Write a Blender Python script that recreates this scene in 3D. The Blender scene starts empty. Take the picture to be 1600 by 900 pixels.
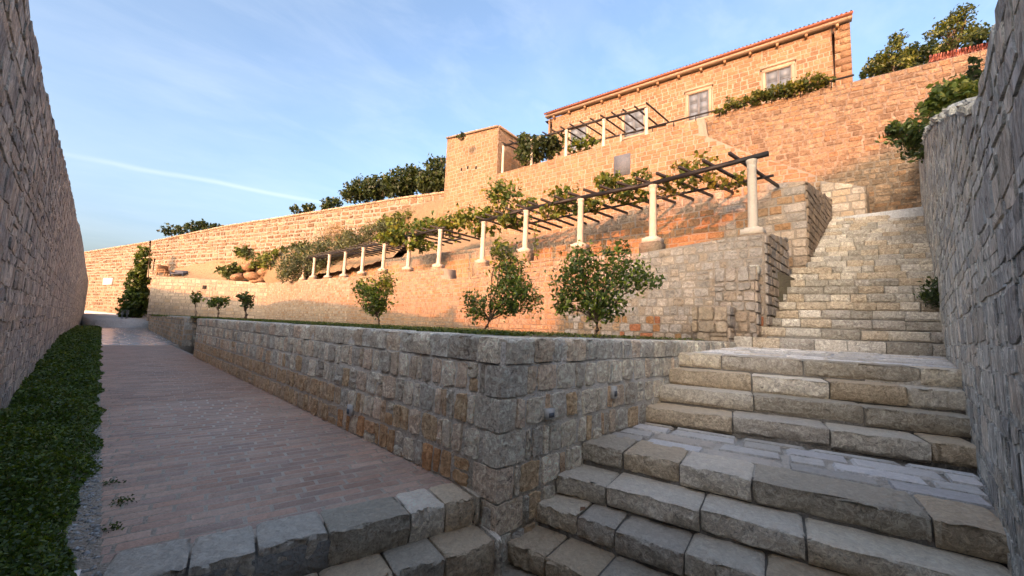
import bpy, math, random
import numpy as np
from mathutils import Matrix, Vector

random.seed(7)
rng = np.random.default_rng(11)
R_ = math.radians
scn = bpy.context.scene
COL = scn.collection

# ------------------------------------------------------------------ camera
CAM_F, CAM_H = 617.0, 1.15
RC = np.array([[0.70104, -0.04238, -0.71186],
               [-0.71304, -0.04098, -0.69978],
               [0.0, 1.0, 0.0]])
def _camaxes():
    def cv(px, py):
        v = np.array([px-800, -(py-450), -CAM_F]); return v/np.linalg.norm(v)
    dP, dS = cv(160, 488), cv(1398, 539)
    up = np.cross(dS, dP); up /= np.linalg.norm(up)
    X = np.cross(dP, up); X /= np.linalg.norm(X)
    return np.array([X, dP, up])
RC = _camaxes()
cd = bpy.data.cameras.new('camera'); cam = bpy.data.objects.new('camera', cd); COL.objects.link(cam)
cd.sensor_width = 36; cd.lens = CAM_F/1600*36; cd.clip_end = 5000; cd.clip_start = 0.02
m = Matrix([[*RC[0], 0], [*RC[1], 0], [*RC[2], CAM_H], [0, 0, 0, 1]]); cam.matrix_world = m
scn.camera = cam
FWD = RC @ np.array([0, 0, -1.0]); O = np.array([0, 0, CAM_H])
def ray(px, py):
    return RC @ np.array([px-800, -(py-450), -CAM_F])
def at_depth(px, py, d):
    r = ray(px, py); return O + r*(d/(r@FWD))
def at_plane(px, py, p0, az):
    d = ray(px, py); n = np.array([-math.sin(R_(az)), math.cos(R_(az)), 0]); p = np.array([p0[0], p0[1], 0.])
    return O + d*((n@(p-O))/(n@d))
def to_px(P):
    c = (np.asarray(P)-O) @ RC
    w = np.maximum(-c[..., 2], 1e-3)
    return 800+CAM_F*c[..., 0]/w, 450-CAM_F*c[..., 1]/w, -c[..., 2]

# ------------------------------------------------------------------ sky, sun, exposure
SUN_AZ, SUN_EL = 197.0, 13.0
scn.view_settings.view_transform = 'Standard'; scn.view_settings.look = 'None'
scn.view_settings.exposure = 2.45; scn.view_settings.gamma = 1.0
world = bpy.data.worlds.new('World'); scn.world = world; world.use_nodes = True
def build_world():
    nt = world.node_tree; N = nt.nodes; L = nt.links; N.clear()
    out = N.new('ShaderNodeOutputWorld'); bg = N.new('ShaderNodeBackground'); bg.inputs[1].default_value = 0.15
    sky = N.new('ShaderNodeTexSky'); sky.sky_type = 'NISHITA'; sky.sun_disc = False
    sky.sun_elevation = R_(SUN_EL); sky.sun_rotation = R_(90-SUN_AZ)
    sky.air_density = 0.8; sky.dust_density = 7.0; sky.ozone_density = 2.5
    tc = N.new('ShaderNodeTexCoord')
    # thin streaks of high cloud
    def streak(rot, sc, lo, hi, seed):
        mp = N.new('ShaderNodeMapping'); mp.inputs['Rotation'].default_value = rot; mp.inputs['Scale'].default_value = sc
        mp.inputs['Location'].default_value = (seed, seed*.37, 0)
        n = N.new('ShaderNodeTexNoise'); n.inputs['Scale'].default_value = 1.6; n.inputs['Detail'].default_value = 7; n.inputs['Roughness'].default_value = .58
        n.inputs['Distortion'].default_value = .35
        r = N.new('ShaderNodeMapRange'); r.inputs[1].default_value = lo; r.inputs[2].default_value = hi; r.clamp = True
        L.new(tc.outputs['Generated'], mp.inputs[0]); L.new(mp.outputs[0], n.inputs[0]); L.new(n.outputs[0], r.inputs[0])
        return r.outputs[0]
    a = streak((R_(20), R_(25), R_(35)), (1.2, 7, 9), .48, .85, 1.7)
    b = streak((R_(-15), R_(30), R_(60)), (1.0, 3.2, 4), .42, .9, 4.1)
    add = N.new('ShaderNodeMath'); add.operation = 'ADD'; add.use_clamp = True
    L.new(a, add.inputs[0]); L.new(b, add.inputs[1])
    fac = N.new('ShaderNodeMath'); fac.operation = 'MULTIPLY'; fac.inputs[1].default_value = .15; L.new(add.outputs[0], fac.inputs[0])
    # one long bright streak low in the west, a great circle band through two sky directions
    d1 = ray(100, 240); d1 /= np.linalg.norm(d1); d2 = ray(480, 312); d2 /= np.linalg.norm(d2)
    nrm = np.cross(d1, d2); nrm /= np.linalg.norm(nrm); mid = d2/np.linalg.norm(d2)
    dn = N.new('ShaderNodeVectorMath'); dn.operation = 'DOT_PRODUCT'; dn.inputs[1].default_value = nrm
    nz = N.new('ShaderNodeTexNoise'); nz.inputs['Scale'].default_value = 6; nz.inputs['Detail'].default_value = 5
    L.new(tc.outputs['Generated'], nz.inputs[0]); L.new(tc.outputs['Generated'], dn.inputs[0])
    wob = N.new('ShaderNodeMath'); wob.operation = 'MULTIPLY_ADD'; wob.inputs[1].default_value = .012; wob.inputs[2].default_value = -.006
    L.new(nz.outputs[0], wob.inputs[0])
    s1 = N.new('ShaderNodeMath'); s1.operation = 'ADD'; L.new(dn.outputs['Value'], s1.inputs[0]); L.new(wob.outputs[0], s1.inputs[1])
    ab = N.new('ShaderNodeMath'); ab.operation = 'ABSOLUTE'; L.new(s1.outputs[0], ab.inputs[0])
    band = N.new('ShaderNodeMapRange'); band.inputs[1].default_value = .007; band.inputs[2].default_value = 0.0; band.interpolation_type = 'SMOOTHSTEP'
    L.new(ab.outputs[0], band.inputs[0])
    dm = N.new('ShaderNodeVectorMath'); dm.operation = 'DOT_PRODUCT'; dm.inputs[1].default_value = mid
    L.new(tc.outputs['Generated'], dm.inputs[0])
    ext = N.new('ShaderNodeMapRange'); ext.inputs[1].default_value = .90; ext.inputs[2].default_value = .995; ext.interpolation_type = 'SMOOTHSTEP'
    L.new(dm.outputs['Value'], ext.inputs[0])
    bm_ = N.new('ShaderNodeMath'); bm_.operation = 'MULTIPLY'; L.new(band.outputs[0], bm_.inputs[0]); L.new(ext.outputs[0], bm_.inputs[1])
    bf = N.new('ShaderNodeMath'); bf.operation = 'MULTIPLY_ADD'; bf.use_clamp = True; bf.inputs[1].default_value = .2
    L.new(bm_.outputs[0], bf.inputs[0]); L.new(fac.outputs[0], bf.inputs[2])
    mix = N.new('ShaderNodeMix'); mix.data_type = 'RGBA'; L.new(bf.outputs[0], mix.inputs['Factor'])
    mix.inputs['B'].default_value = CLOUD
    tintn = N.new('ShaderNodeMix'); tintn.data_type = 'RGBA'; tintn.blend_type = 'MULTIPLY'; tintn.inputs['Factor'].default_value = 1
    tintn.inputs['B'].default_value = SKYTINT
    gm = N.new('ShaderNodeGamma'); gm.inputs[1].default_value = SKYGAMMA
    L.new(sky.outputs[0], gm.inputs[0]); L.new(gm.outputs[0], tintn.inputs['A']); L.new(tintn.outputs['Result'], mix.inputs['A'])
    L.new(mix.outputs['Result'], bg.inputs[0]); L.new(bg.outputs[0], out.inputs[0])
CLOUD = (1.7, 1.76, 1.82, 1); SKYTINT = (.90, .83, .74, 1); SKYGAMMA = 1.0
build_world()
sd = bpy.data.lights.new('sun', 'SUN'); sd.energy = 2.0; sd.angle = R_(0.8); sd.color = (.58, .18, .055)
sun = bpy.data.objects.new('sun', sd); COL.objects.link(sun)
_s = Vector((math.cos(R_(SUN_AZ))*math.cos(R_(SUN_EL)), math.sin(R_(SUN_AZ))*math.cos(R_(SUN_EL)), math.sin(R_(SUN_EL))))
sun.rotation_euler = _s.to_track_quat('Z', 'Y').to_euler()

# ------------------------------------------------------------------ object helpers
def tag(o, label=None, cat=None, group=None, kind=None):
    if label: o['label'] = label
    if cat: o['category'] = cat
    if group: o['group'] = group
    if kind: o['kind'] = kind
    return o
def empty(name, loc=(0, 0, 0)):
    o = bpy.data.objects.new(name, None); COL.objects.link(o); o.location = loc; return o
def mesh_obj(name, V, F, mat, parent=None, tint=None, smooth=True):
    me = bpy.data.meshes.new(name)
    V = np.asarray(V, dtype=np.float64)
    if parent is not None: V = V - np.array(parent.location if parent.parent is None else Vector(parent.location)+Vector(parent.parent.location))
    if isinstance(F, np.ndarray) and F.ndim == 2:
        nf, k = F.shape
        me.vertices.add(len(V)); me.vertices.foreach_set('co', V.astype(np.float32).ravel())
        me.loops.add(nf*k); me.loops.foreach_set('vertex_index', F.astype(np.int32).ravel())
        me.polygons.add(nf); me.polygons.foreach_set('loop_start', (np.arange(nf)*k).astype(np.int32))
        me.update(calc_edges=True)
    else:
        me.from_pydata(V.tolist(), [], F)
    if tint is not None:
        at = me.attributes.new('tint', 'FLOAT_COLOR', 'POINT')
        t = np.ones((len(V), 4), np.float32); t[:, :3] = tint
        at.data.foreach_set('color', t.ravel())
    if smooth:
        me.polygons.foreach_set('use_smooth', np.ones(len(me.polygons), dtype=bool))
        me.set_sharp_from_angle(angle=R_(36))
    me.materials.append(mat)
    o = bpy.data.objects.new(name, me); COL.objects.link(o)
    if parent is not None: o.parent = parent
    return o

class Mb:
    """collects quads with a tint"""
    def __init__(s): s.V = []; s.F = []; s.T = []; s.n = 0
    def add(s, V, F, tint=(1, 1, 1)):
        V = np.asarray(V, float); s.V.append(V); s.F.append(np.asarray(F, int)+s.n)
        t = np.asarray(tint, float); s.T.append(np.broadcast_to(t, (len(V), 3)).copy()); s.n += len(V)
    def box(s, c, size, tint=(1, 1, 1), rz=0):
        x, y, z = [v/2 for v in size]
        P = np.array([[-x, -y, -z], [x, -y, -z], [x, y, -z], [-x, y, -z], [-x, -y, z], [x, -y, z], [x, y, z], [-x, y, z]])
        cs, sn = math.cos(rz), math.sin(rz)
        P = P @ np.array([[cs, sn, 0], [-sn, cs, 0], [0, 0, 1]]) + np.asarray(c)
        s.add(P, [[0, 3, 2, 1], [4, 5, 6, 7], [0, 1, 5, 4], [1, 2, 6, 5], [2, 3, 7, 6], [3, 0, 4, 7]], tint)
    def prism(s, quad, z0, z1, tint=(1, 1, 1)):
        """quad: 4 xy points counter-clockwise; z0,z1 scalars or 4-lists"""
        z0 = np.broadcast_to(z0, 4); z1 = np.broadcast_to(z1, 4)
        P = [[q[0], q[1], z] for q, z in zip(quad, z0)]+[[q[0], q[1], z] for q, z in zip(quad, z1)]
        s.add(P, [[0, 3, 2, 1], [4, 5, 6, 7], [0, 1, 5, 4], [1, 2, 6, 5], [2, 3, 7, 6], [3, 0, 4, 7]], tint)
    def bar(s, a, b, w, h, tint=(1, 1, 1)):
        a = np.asarray(a, float); b = np.asarray(b, float); d = (b-a)/np.linalg.norm(b-a)
        sx = np.cross(d, [0, 0, 1]); ln = np.linalg.norm(sx)
        sx = np.array([1, 0, 0]) if ln < 1e-4 else sx/ln
        sz = np.cross(sx, d)
        P = [e + sx*i*w/2 + sz*j*h/2 for e in (a, b) for i, j in ((-1, -1), (1, -1), (1, 1), (-1, 1))]
        s.add(P, [[0, 3, 2, 1], [4, 5, 6, 7], [0, 1, 5, 4], [1, 2, 6, 5], [2, 3, 7, 6], [3, 0, 4, 7]], tint)
    def tube(s, pts, rad, seg=7, tint=(1, 1, 1)):
        pts = np.asarray(pts, float); n = len(pts); P = []
        prev = None
        for i in range(n):
            d = pts[min(i+1, n-1)]-pts[max(i-1, 0)]; d /= np.linalg.norm(d)+1e-9
            a = np.cross(d, prev if prev is not None else ([0, 0, 1] if abs(d[2]) < .9 else [1, 0, 0])); a /= np.linalg.norm(a)+1e-9
            b = np.cross(d, a); prev = -b if False else np.cross(a, d)*-1
            for k in range(seg):
                t = 2*math.pi*k/seg; P.append(pts[i]+(a*math.cos(t)+b*math.sin(t))*rad[i])
        F = [[i*seg+k, i*seg+(k+1) % seg, (i+1)*seg+(k+1) % seg, (i+1)*seg+k] for i in range(n-1) for k in range(seg)]
        P.append(pts[-1]); c = len(P)-1
        F += [[(n-1)*seg+k, (n-1)*seg+(k+1) % seg, c, c] for k in range(0)]
        s.add(P, F, tint)
    def build(s, name, mat, parent=None, smooth=False, loc=None):
        if not s.V: return None
        V = np.concatenate(s.V); F = np.concatenate(s.F); T = np.concatenate(s.T)
        if parent is None and loc is not None:
            o = mesh_obj(name, V-np.array(loc), F, mat, None, T, smooth); o.location = loc; return o
        return mesh_obj(name, V, F, mat, parent, T, smooth)

# ------------------------------------------------------------------ materials
MATS = {}
def _nodes(name):
    m = bpy.data.materials.new(name); m.use_nodes = True; nt = m.node_tree; nt.nodes.clear()
    MATS[name] = m; return m, nt.nodes, nt.links
def rgba(c): return (c[0], c[1], c[2], 1)
def stone_mat(name, base, dark=.55, warm=(.42, .27, .16), warm_amt=.25, rough=.92, fine=60, bump=.012, chips=14, speck=.35, vstretch=1.0, stain=0.0, contrast=1.0, crust=.0, crust_s=34, cw=.02, top_pale=0.0):
    m, N, L = _nodes(name)
    out = N.new('ShaderNodeOutputMaterial'); b = N.new('ShaderNodeBsdfPrincipled'); L.new(b.outputs[0], out.inputs[0])
    b.inputs['Roughness'].default_value = rough; b.inputs['Specular IOR Level'].default_value = .25
    g = N.new('ShaderNodeNewGeometry'); mp = N.new('ShaderNodeMapping'); mp.inputs['Scale'].default_value = (1, 1, vstretch)
    L.new(g.outputs['Position'], mp.inputs[0])
    def noise(s, d=4, r=.6, dist=0):
        n = N.new('ShaderNodeTexNoise'); n.inputs['Scale'].default_value = s; n.inputs['Detail'].default_value = d
        n.inputs['Roughness'].default_value = r; n.inputs['Distortion'].default_value = dist; L.new(mp.outputs[0], n.inputs[0]); return n.outputs[0]
    def mr(x, a, c, lo=0, hi=1):
        r = N.new('ShaderNodeMapRange'); r.inputs[1].default_value = a; r.inputs[2].default_value = c; r.inputs[3].default_value = lo; r.inputs[4].default_value = hi
        L.new(x, r.inputs[0]); return r.outputs[0]
    def mixc(f, A, B, bt='MIX'):
        x = N.new('ShaderNodeMix'); x.data_type = 'RGBA'; x.blend_type = bt
        if isinstance(f, (int, float)): x.inputs['Factor'].default_value = f
        else: L.new(f, x.inputs['Factor'])
        for k, v in (('A', A), ('B', B)):
            if isinstance(v, tuple): x.inputs[k].default_value = v
            else: L.new(v, x.inputs[k])
        return x.outputs['Result']
    n1 = noise(2.6, 5, .62, .3); n2 = noise(14, 5, .7, .2); n3 = noise(fine, 4, .75)
    c = mixc(mr(n1, .35, .68), rgba(base), rgba([base[0]*.84, base[1]*.83, base[2]*.82]))
    c = mixc(mr(n2, .50, .78, 0, warm_amt), c, rgba(warm))
    c = mixc(mr(n2, .30, .46, .55*contrast, 0), c, rgba([v*dark for v in base]))
    c = mixc(mr(n3, .36, .50, speck, 0), c, rgba([v*.33 for v in base]))
    c = mixc(mr(n3, .58, .72, 0, speck*.8), c, rgba([min(1, v*1.5) for v in base]))
    if stain:
        n5 = noise(1.1, 3, .6, .5)
        c = mixc(mr(n5, .5, .72, 0, stain), c, rgba([v*.45 for v in base]))
    if crust:
        n4 = noise(crust_s, 6, .78, 1.2); n6 = noise(crust_s*.45, 5, .7, .8)
        c = mixc(mr(n4, .515, .535+cw, 0, crust), c, rgba([min(.84, base[0]*1.32), min(.83, base[1]*1.33), min(.82, base[2]*1.34)]))
        c = mixc(mr(n4, .385-cw, .425, crust, 0), c, rgba([v*.30 for v in base]))
        c = mixc(mr(n6, .56, .66, 0, crust*.7), c, rgba([base[0]*.74, base[1]*.72, base[2]*.70]))
    if top_pale:   # upward faces painted paler: sky light on treads put into colour, plus some wear
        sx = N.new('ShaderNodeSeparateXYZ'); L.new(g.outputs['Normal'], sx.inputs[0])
        c = mixc(mr(sx.outputs[2], .75, .97, 0, top_pale), c, rgba([min(.85, base[0]*1.22), min(.84, base[1]*1.22), min(.82, base[2]*1.23)]))
    at = N.new('ShaderNodeAttribute'); at.attribute_name = 'tint'; at.attribute_type = 'GEOMETRY'
    c = mixc(1.0, c, at.outputs['Color'], 'MULTIPLY')
    L.new(c, b.inputs['Base Color'])
    v = N.new('ShaderNodeTexVoronoi'); v.feature = 'F1'; v.inputs['Scale'].default_value = chips; v.inputs['Randomness'].default_value = 1
    nv = N.new('ShaderNodeVectorMath'); nv.operation = 'ADD'; L.new(mp.outputs[0], nv.inputs[0])
    nn = N.new('ShaderNodeTexNoise'); nn.inputs['Scale'].default_value = 9; nn.inputs['Detail'].default_value = 3; L.new(mp.outputs[0], nn.inputs[0])
    sc = N.new('ShaderNodeVectorMath'); sc.operation = 'SCALE'; sc.inputs['Scale'].default_value = .12; L.new(nn.outputs['Color'], sc.inputs[0]); L.new(sc.outputs[0], nv.inputs[1])
    L.new(nv.outputs[0], v.inputs[0])
    def ma(op, a, bb, cc=None):
        x = N.new('ShaderNodeMath'); x.operation = op
        for i, q in enumerate((a, bb, cc)):
            if q is None: continue
            if isinstance(q, (int, float)): x.inputs[i].default_value = q
            else: L.new(q, x.inputs[i])
        return x.outputs[0]
    h = ma('MULTIPLY_ADD', n2, 1.2, ma('MULTIPLY', v.outputs['Distance'], 1.1))
    h = ma('MULTIPLY_ADD', n3, .45, h)
    if crust: h = ma('MULTIPLY_ADD', n4, 1.3, h)
    bp = N.new('ShaderNodeBump'); bp.inputs['Distance'].default_value = bump; bp.inputs['Strength'].default_value = 1
    L.new(h, bp.inputs['Height']); L.new(bp.outputs[0], b.inputs['Normal'])
    return m
def plain_mat(name, col, rough=.6, metal=0, var=.15, scale=20, bump=0.0, tint=True):
    m, N, L = _nodes(name)
    out = N.new('ShaderNodeOutputMaterial'); b = N.new('ShaderNodeBsdfPrincipled'); L.new(b.outputs[0], out.inputs[0])
    b.inputs['Roughness'].default_value = rough; b.inputs['Metallic'].default_value = metal
    g = N.new('ShaderNodeNewGeometry'); n = N.new('ShaderNodeTexNoise'); n.inputs['Scale'].default_value = scale; n.inputs['Detail'].default_value = 5
    L.new(g.outputs['Position'], n.inputs[0])
    x = N.new('ShaderNodeMix'); x.data_type = 'RGBA'; x.inputs['A'].default_value = rgba([v*(1-var) for v in col]); x.inputs['B'].default_value = rgba([min(1, v*(1+var)) for v in col])
    L.new(n.outputs[0], x.inputs['Factor']); res = x.outputs['Result']
    if tint:
        at = N.new('ShaderNodeAttribute'); at.attribute_name = 'tint'
        y = N.new('ShaderNodeMix'); y.data_type = 'RGBA'; y.blend_type = 'MULTIPLY'; y.inputs['Factor'].default_value = 1
        L.new(res, y.inputs['A']); L.new(at.outputs['Color'], y.inputs['B']); res = y.outputs['Result']
    L.new(res, b.inputs['Base Color'])
    if bump:
        bp = N.new('ShaderNodeBump'); bp.inputs['Distance'].default_value = bump; L.new(n.outputs[0], bp.inputs['Height']); L.new(bp.outputs[0], b.inputs['Normal'])
    return m
def leaf_mat(name, col):
    m, N, L = _nodes(name)
    out = N.new('ShaderNodeOutputMaterial'); b = N.new('ShaderNodeBsdfPrincipled'); b.inputs['Roughness'].default_value = .5
    t = N.new('ShaderNodeBsdfTranslucent'); mx = N.new('ShaderNodeMixShader'); mx.inputs[0].default_value = .28
    at = N.new('ShaderNodeAttribute'); at.attribute_name = 'tint'
    y = N.new('ShaderNodeMix'); y.data_type = 'RGBA'; y.blend_type = 'MULTIPLY'; y.inputs['Factor'].default_value = 1
    y.inputs['A'].default_value = rgba(col); L.new(at.outputs['Color'], y.inputs['B'])
    L.new(y.outputs['Result'], b.inputs['Base Color'])
    h = N.new('ShaderNodeMix'); h.data_type = 'RGBA'; h.blend_type = 'MULTIPLY'; h.inputs['Factor'].default_value = 1
    h.inputs['B'].default_value = (1.5, 1.5, .6, 1); L.new(y.outputs['Result'], h.inputs['A']); L.new(h.outputs['Result'], t.inputs[0])
    L.new(b.outputs[0], mx.inputs[1]); L.new(t.outputs[0], mx.inputs[2]); L.new(mx.outputs[0], out.inputs[0])
    return m
M_near = stone_mat('rock_faced_limestone', (.70, .63, .53), bump=.015, contrast=.8, crust=.9, crust_s=17, chips=17, fine=70, speck=.45, warm=(.40, .26, .17), warm_amt=.3)
M_step = stone_mat('step_limestone', (.66, .59, .485), bump=.014, contrast=.8, crust=.75, crust_s=20, top_pale=.55, chips=20, fine=85, speck=.42, warm_amt=.18, stain=.3)
M_slab = stone_mat('paving_slab', (.58, .56, .53), crust=.45, crust_s=15, top_pale=.5, bump=.010, chips=14, fine=60, speck=.3, warm_amt=.15)
M_mortar = stone_mat('mortar', (.68, .63, .56), bump=.012, chips=40, fine=90, speck=.3, warm_amt=.1)
M_dirt = stone_mat('dark_step_bedding', (.26, .245, .22), bump=.01, chips=40, fine=90, speck=.3, warm_amt=.1)
M_wall = stone_mat('garden_wall_stone', (.315, .25, .193), bump=.018, crust=.5, crust_s=8, chips=12, fine=40, speck=.3, warm=(.46, .29, .16), warm_amt=.4)
M_wmort = stone_mat('garden_wall_mortar', (.33, .27, .215), bump=.01, chips=30, fine=60, speck=.2)
M_rubble = stone_mat('old_rubble', (.29, .225, .17), crust=.6, crust_s=5, bump=.035, chips=7, fine=26, speck=.4, warm=(.42, .26, .15), warm_amt=.35, stain=.35)
M_rough = stone_mat('weathered_grey_rock', (.52, .505, .45), crust=.85, crust_s=9, bump=.028, chips=12, fine=30, speck=.65, warm=(.33, .26, .22), warm_amt=.25, vstretch=.6, stain=.6, contrast=1.4)
M_rough2 = stone_mat('weathered_streaked_rock', (.54, .53, .48), crust=.85, crust_s=11, bump=.022, chips=13, fine=34, speck=.65, warm=(.36, .28, .23), warm_amt=.22, vstretch=.5, stain=.55, contrast=1.4)
M_soil = stone_mat('soil', (.16, .13, .085), bump=.02, chips=20, fine=50, speck=.4, warm=(.08, .12, .03), warm_amt=.6)
M_dry = stone_mat('dry_hillside', (.33, .24, .15), bump=.06, chips=3, fine=20, speck=.4, warm=(.10, .12, .04), warm_amt=.7)
M_paver = stone_mat('clay_paver', (.60, .42, .33), crust=.18, crust_s=22, bump=.003, chips=30, fine=80, speck=.3, warm=(.30, .26, .22), warm_amt=.5, stain=.35)
M_joint = stone_mat('paver_joint', (.78, .68, .58), bump=.003, chips=60, fine=120, speck=.2)
M_frame = stone_mat('dressed_stone', (.40, .31, .235), bump=.004, chips=20, fine=60, speck=.15, warm_amt=.2)
M_column = stone_mat('pale_column_stone', (.60, .51, .42), bump=.004, chips=20, fine=60, speck=.12, warm_amt=.1)
M_beam = plain_mat('dark_beam', (.013, .010, .009), .6, 0, .4, 14, .003)
M_bark = plain_mat('bark', (.14, .10, .07), .9, 0, .5, 30, .01)
M_leaf = leaf_mat('leaf', (.075, .105, .028))
M_vine = leaf_mat('vine_leaf', (.115, .145, .038))
M_dark = leaf_mat('evergreen_leaf', (.045, .065, .025))
M_olive = leaf_mat('olive_leaf', (.10, .12, .075))
M_dryleaf = leaf_mat('dry_twig', (.26, .20, .14))
M_tile = plain_mat('clay_tile', (.30, .115, .075), .8, 0, .35, 6, .005)
M_glass = plain_mat('window_glass', (.13, .16, .20), .55, 0, .2, 3)
M_sash = plain_mat('grey_blue_sash', (.13, .15, .18), .5, 0, .1, 10)
M_metal = plain_mat('grey_metal', (.50, .50, .49), .5, .1, .15, 30)
M_pipe = plain_mat('brown_pipe', (.12, .06, .04), .5, 0, .2, 10)
M_wood = plain_mat('worn_wood', (.35, .27, .18), .8, 0, .3, 20, .004)
M_wicker = plain_mat('brown_wicker', (.22, .12, .06), .8, 0, .4, 60, .01)
M_navy = plain_mat('navy_cover', (.06, .07, .10), .7, 0, .2, 10)
M_white = plain_mat('white_plaque', (.7, .7, .68), .6, 0, .05, 10)
M_hole = plain_mat('dark_hollow', (.02, .018, .015), 1, 0, .1, 10)
M_gravel = stone_mat('gravel', (.42, .41, .39), bump=.003, chips=60, fine=120, speck=.3)
M_slate = stone_mat('grey_slab', (.13, .15, .18), bump=.01, chips=8, fine=30, speck=.3)
M_wet = stone_mat('smooth_wet_slab', (.33, .33, .33), bump=.004, chips=4, fine=20, speck=.2, rough=.22, warm_amt=.1)
M_ground = stone_mat('far_ground', (.20, .17, .11), bump=.05, chips=2, fine=6, speck=.3)

# ------------------------------------------------------------------ stone pieces
GREY = [(1.1, 1.09, 1.07), (.95, .95, .96), (1.2, 1.16, 1.1), (.82, .80, .79), (1.3, 1.27, 1.22), (1.1, .98, .88), (.96, .98, 1.0), (1.18, 1.04, .95)]
def pick(pal, j=.07):
    c = np.array(pal[int(rng.integers(len(pal)))]); return np.clip(c*(1+rng.uniform(-j, j)), 0, 2)
def patch(P0, U, V, N, quad, h, rough=.4, res=(4, 4), gap=.012, rnd=.12, jit=.0, sink=.02):
    """one stone face: quad = ((u,v) x4) ll, lr, ur, ul; returns verts, faces"""
    nu, nv = res
    def prm(n):
        k = max(n-3, 1); return np.concatenate([[-1], np.linspace(-.9, .9, k+1), [1]]) if n >= 3 else np.linspace(-1, 1, n+1)
    s = prm(nu); t = prm(nv); S, T = np.meshgrid(s, t)
    q = np.array(quad, float)
    w = max(q[1, 0]-q[0, 0], q[2, 0]-q[3, 0]); hh = max(q[3, 1]-q[0, 1], q[2, 1]-q[1, 1])
    if jit: q = q+rng.uniform(-jit, jit, (4, 2))
    gs = 1-min(.45, gap/max(w, .01)); gt = 1-min(.45, gap/max(hh, .01))
    c = rnd*(.6+.8*rng.random())
    S2 = S*(1-c*np.abs(T)**3*np.abs(S)**2*min(1, hh/w))*gs
    T2 = T*(1-c*np.abs(S)**3*np.abs(T)**2*min(1, w/hh))*gt
    a = (S2+1)/2; b = (T2+1)/2
    u = (1-a)*(1-b)*q[0, 0]+a*(1-b)*q[1, 0]+a*b*q[2, 0]+(1-a)*b*q[3, 0]
    v = (1-a)*(1-b)*q[0, 1]+a*(1-b)*q[1, 1]+a*b*q[2, 1]+(1-a)*b*q[3, 1]
    E = np.maximum(np.abs(S), np.abs(T))
    noise = rng.uniform(-1, 1, S.shape)
    tilt = (rng.uniform(-.25, .25)*S+rng.uniform(-.25, .25)*T)*(0 if h < .0065 else 1)
    H = h*(1+rough*noise+tilt*rough*1.5)
    ring = (E > .8) & (E < .99); H = np.where(ring, h*(.84+.3*rough*noise), H)
    H = np.where(E > .99, -sink, H)
    if rough > .15 and h >= .003:
        wob = np.where(E > .8, 0.012*rng.uniform(-1, 1, S.shape), .02*rng.uniform(-1, 1, S.shape))*min(1, w/.2)
        u = u+wob; v = v+wob[::-1]*.6
    P = P0+u[..., None]*U+v[..., None]*V+H[..., None]*N
    n1 = nu+1 if nu < 3 else len(s)
    n1 = len(s); m1 = len(t)
    idx = np.arange(n1*m1).reshape(m1, n1)
    F = np.stack([idx[:-1, :-1], idx[:-1, 1:], idx[1:, 1:], idx[1:, :-1]], -1).reshape(-1, 4)
    return P.reshape(-1, 3), F
class Pieces:
    """stones of one thing: the ones that show largest become parts, the rest one stuff part"""
    def __init__(s, name, mat, parent, limit=300, minpx=7): s.n = name; s.m = mat; s.p = parent; s.lim = limit; s.min = minpx; s.L = []
    def add(s, V, F, tint): s.L.append((V, F, tint))
    def build(s):
        sc = []
        for V, F, t in s.L:
            c = V.mean(0); x, y, d = to_px(V)
            cx, cy, dd = to_px(c)
            vis = dd > .2 and -20 < cx < 1620 and -20 < cy < 920 and d.min() > .05
            wpx = x.max()-x.min(); hpx = y.max()-y.min()
            sc.append(min(wpx, 400)*min(hpx, 400) if vis and max(wpx, hpx) > s.min else 0)
        order = np.argsort(-np.array(sc), kind='stable')
        keep = set(int(i) for i in order[:s.lim] if sc[i] > 0)
        rest = Mb()
        for i, (V, F, t) in enumerate(s.L):
            if i in keep: mesh_obj(s.n, V, F, s.m, s.p, np.broadcast_to(np.asarray(t, float), (len(V), 3)))
            else: rest.add(V, F, t)
        r = rest.build(s.n+'_rest', s.m, s.p, smooth=True)
        if r: tag(r, kind='stuff'); r.name = s.n+'_infill'
def lerp_profile(pts):
    pts = sorted(pts); xs = [p[0] for p in pts]; ys = [p[1] for p in pts]
    return lambda u: float(np.interp(u, xs, ys))
def face_frame(A, B):
    A = np.array([A[0], A[1], 0.]); B = np.array([B[0], B[1], 0.]); L = np.linalg.norm(B-A); U = (B-A)/L
    return A, U, np.array([U[1], -U[0], 0.]), L
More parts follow.
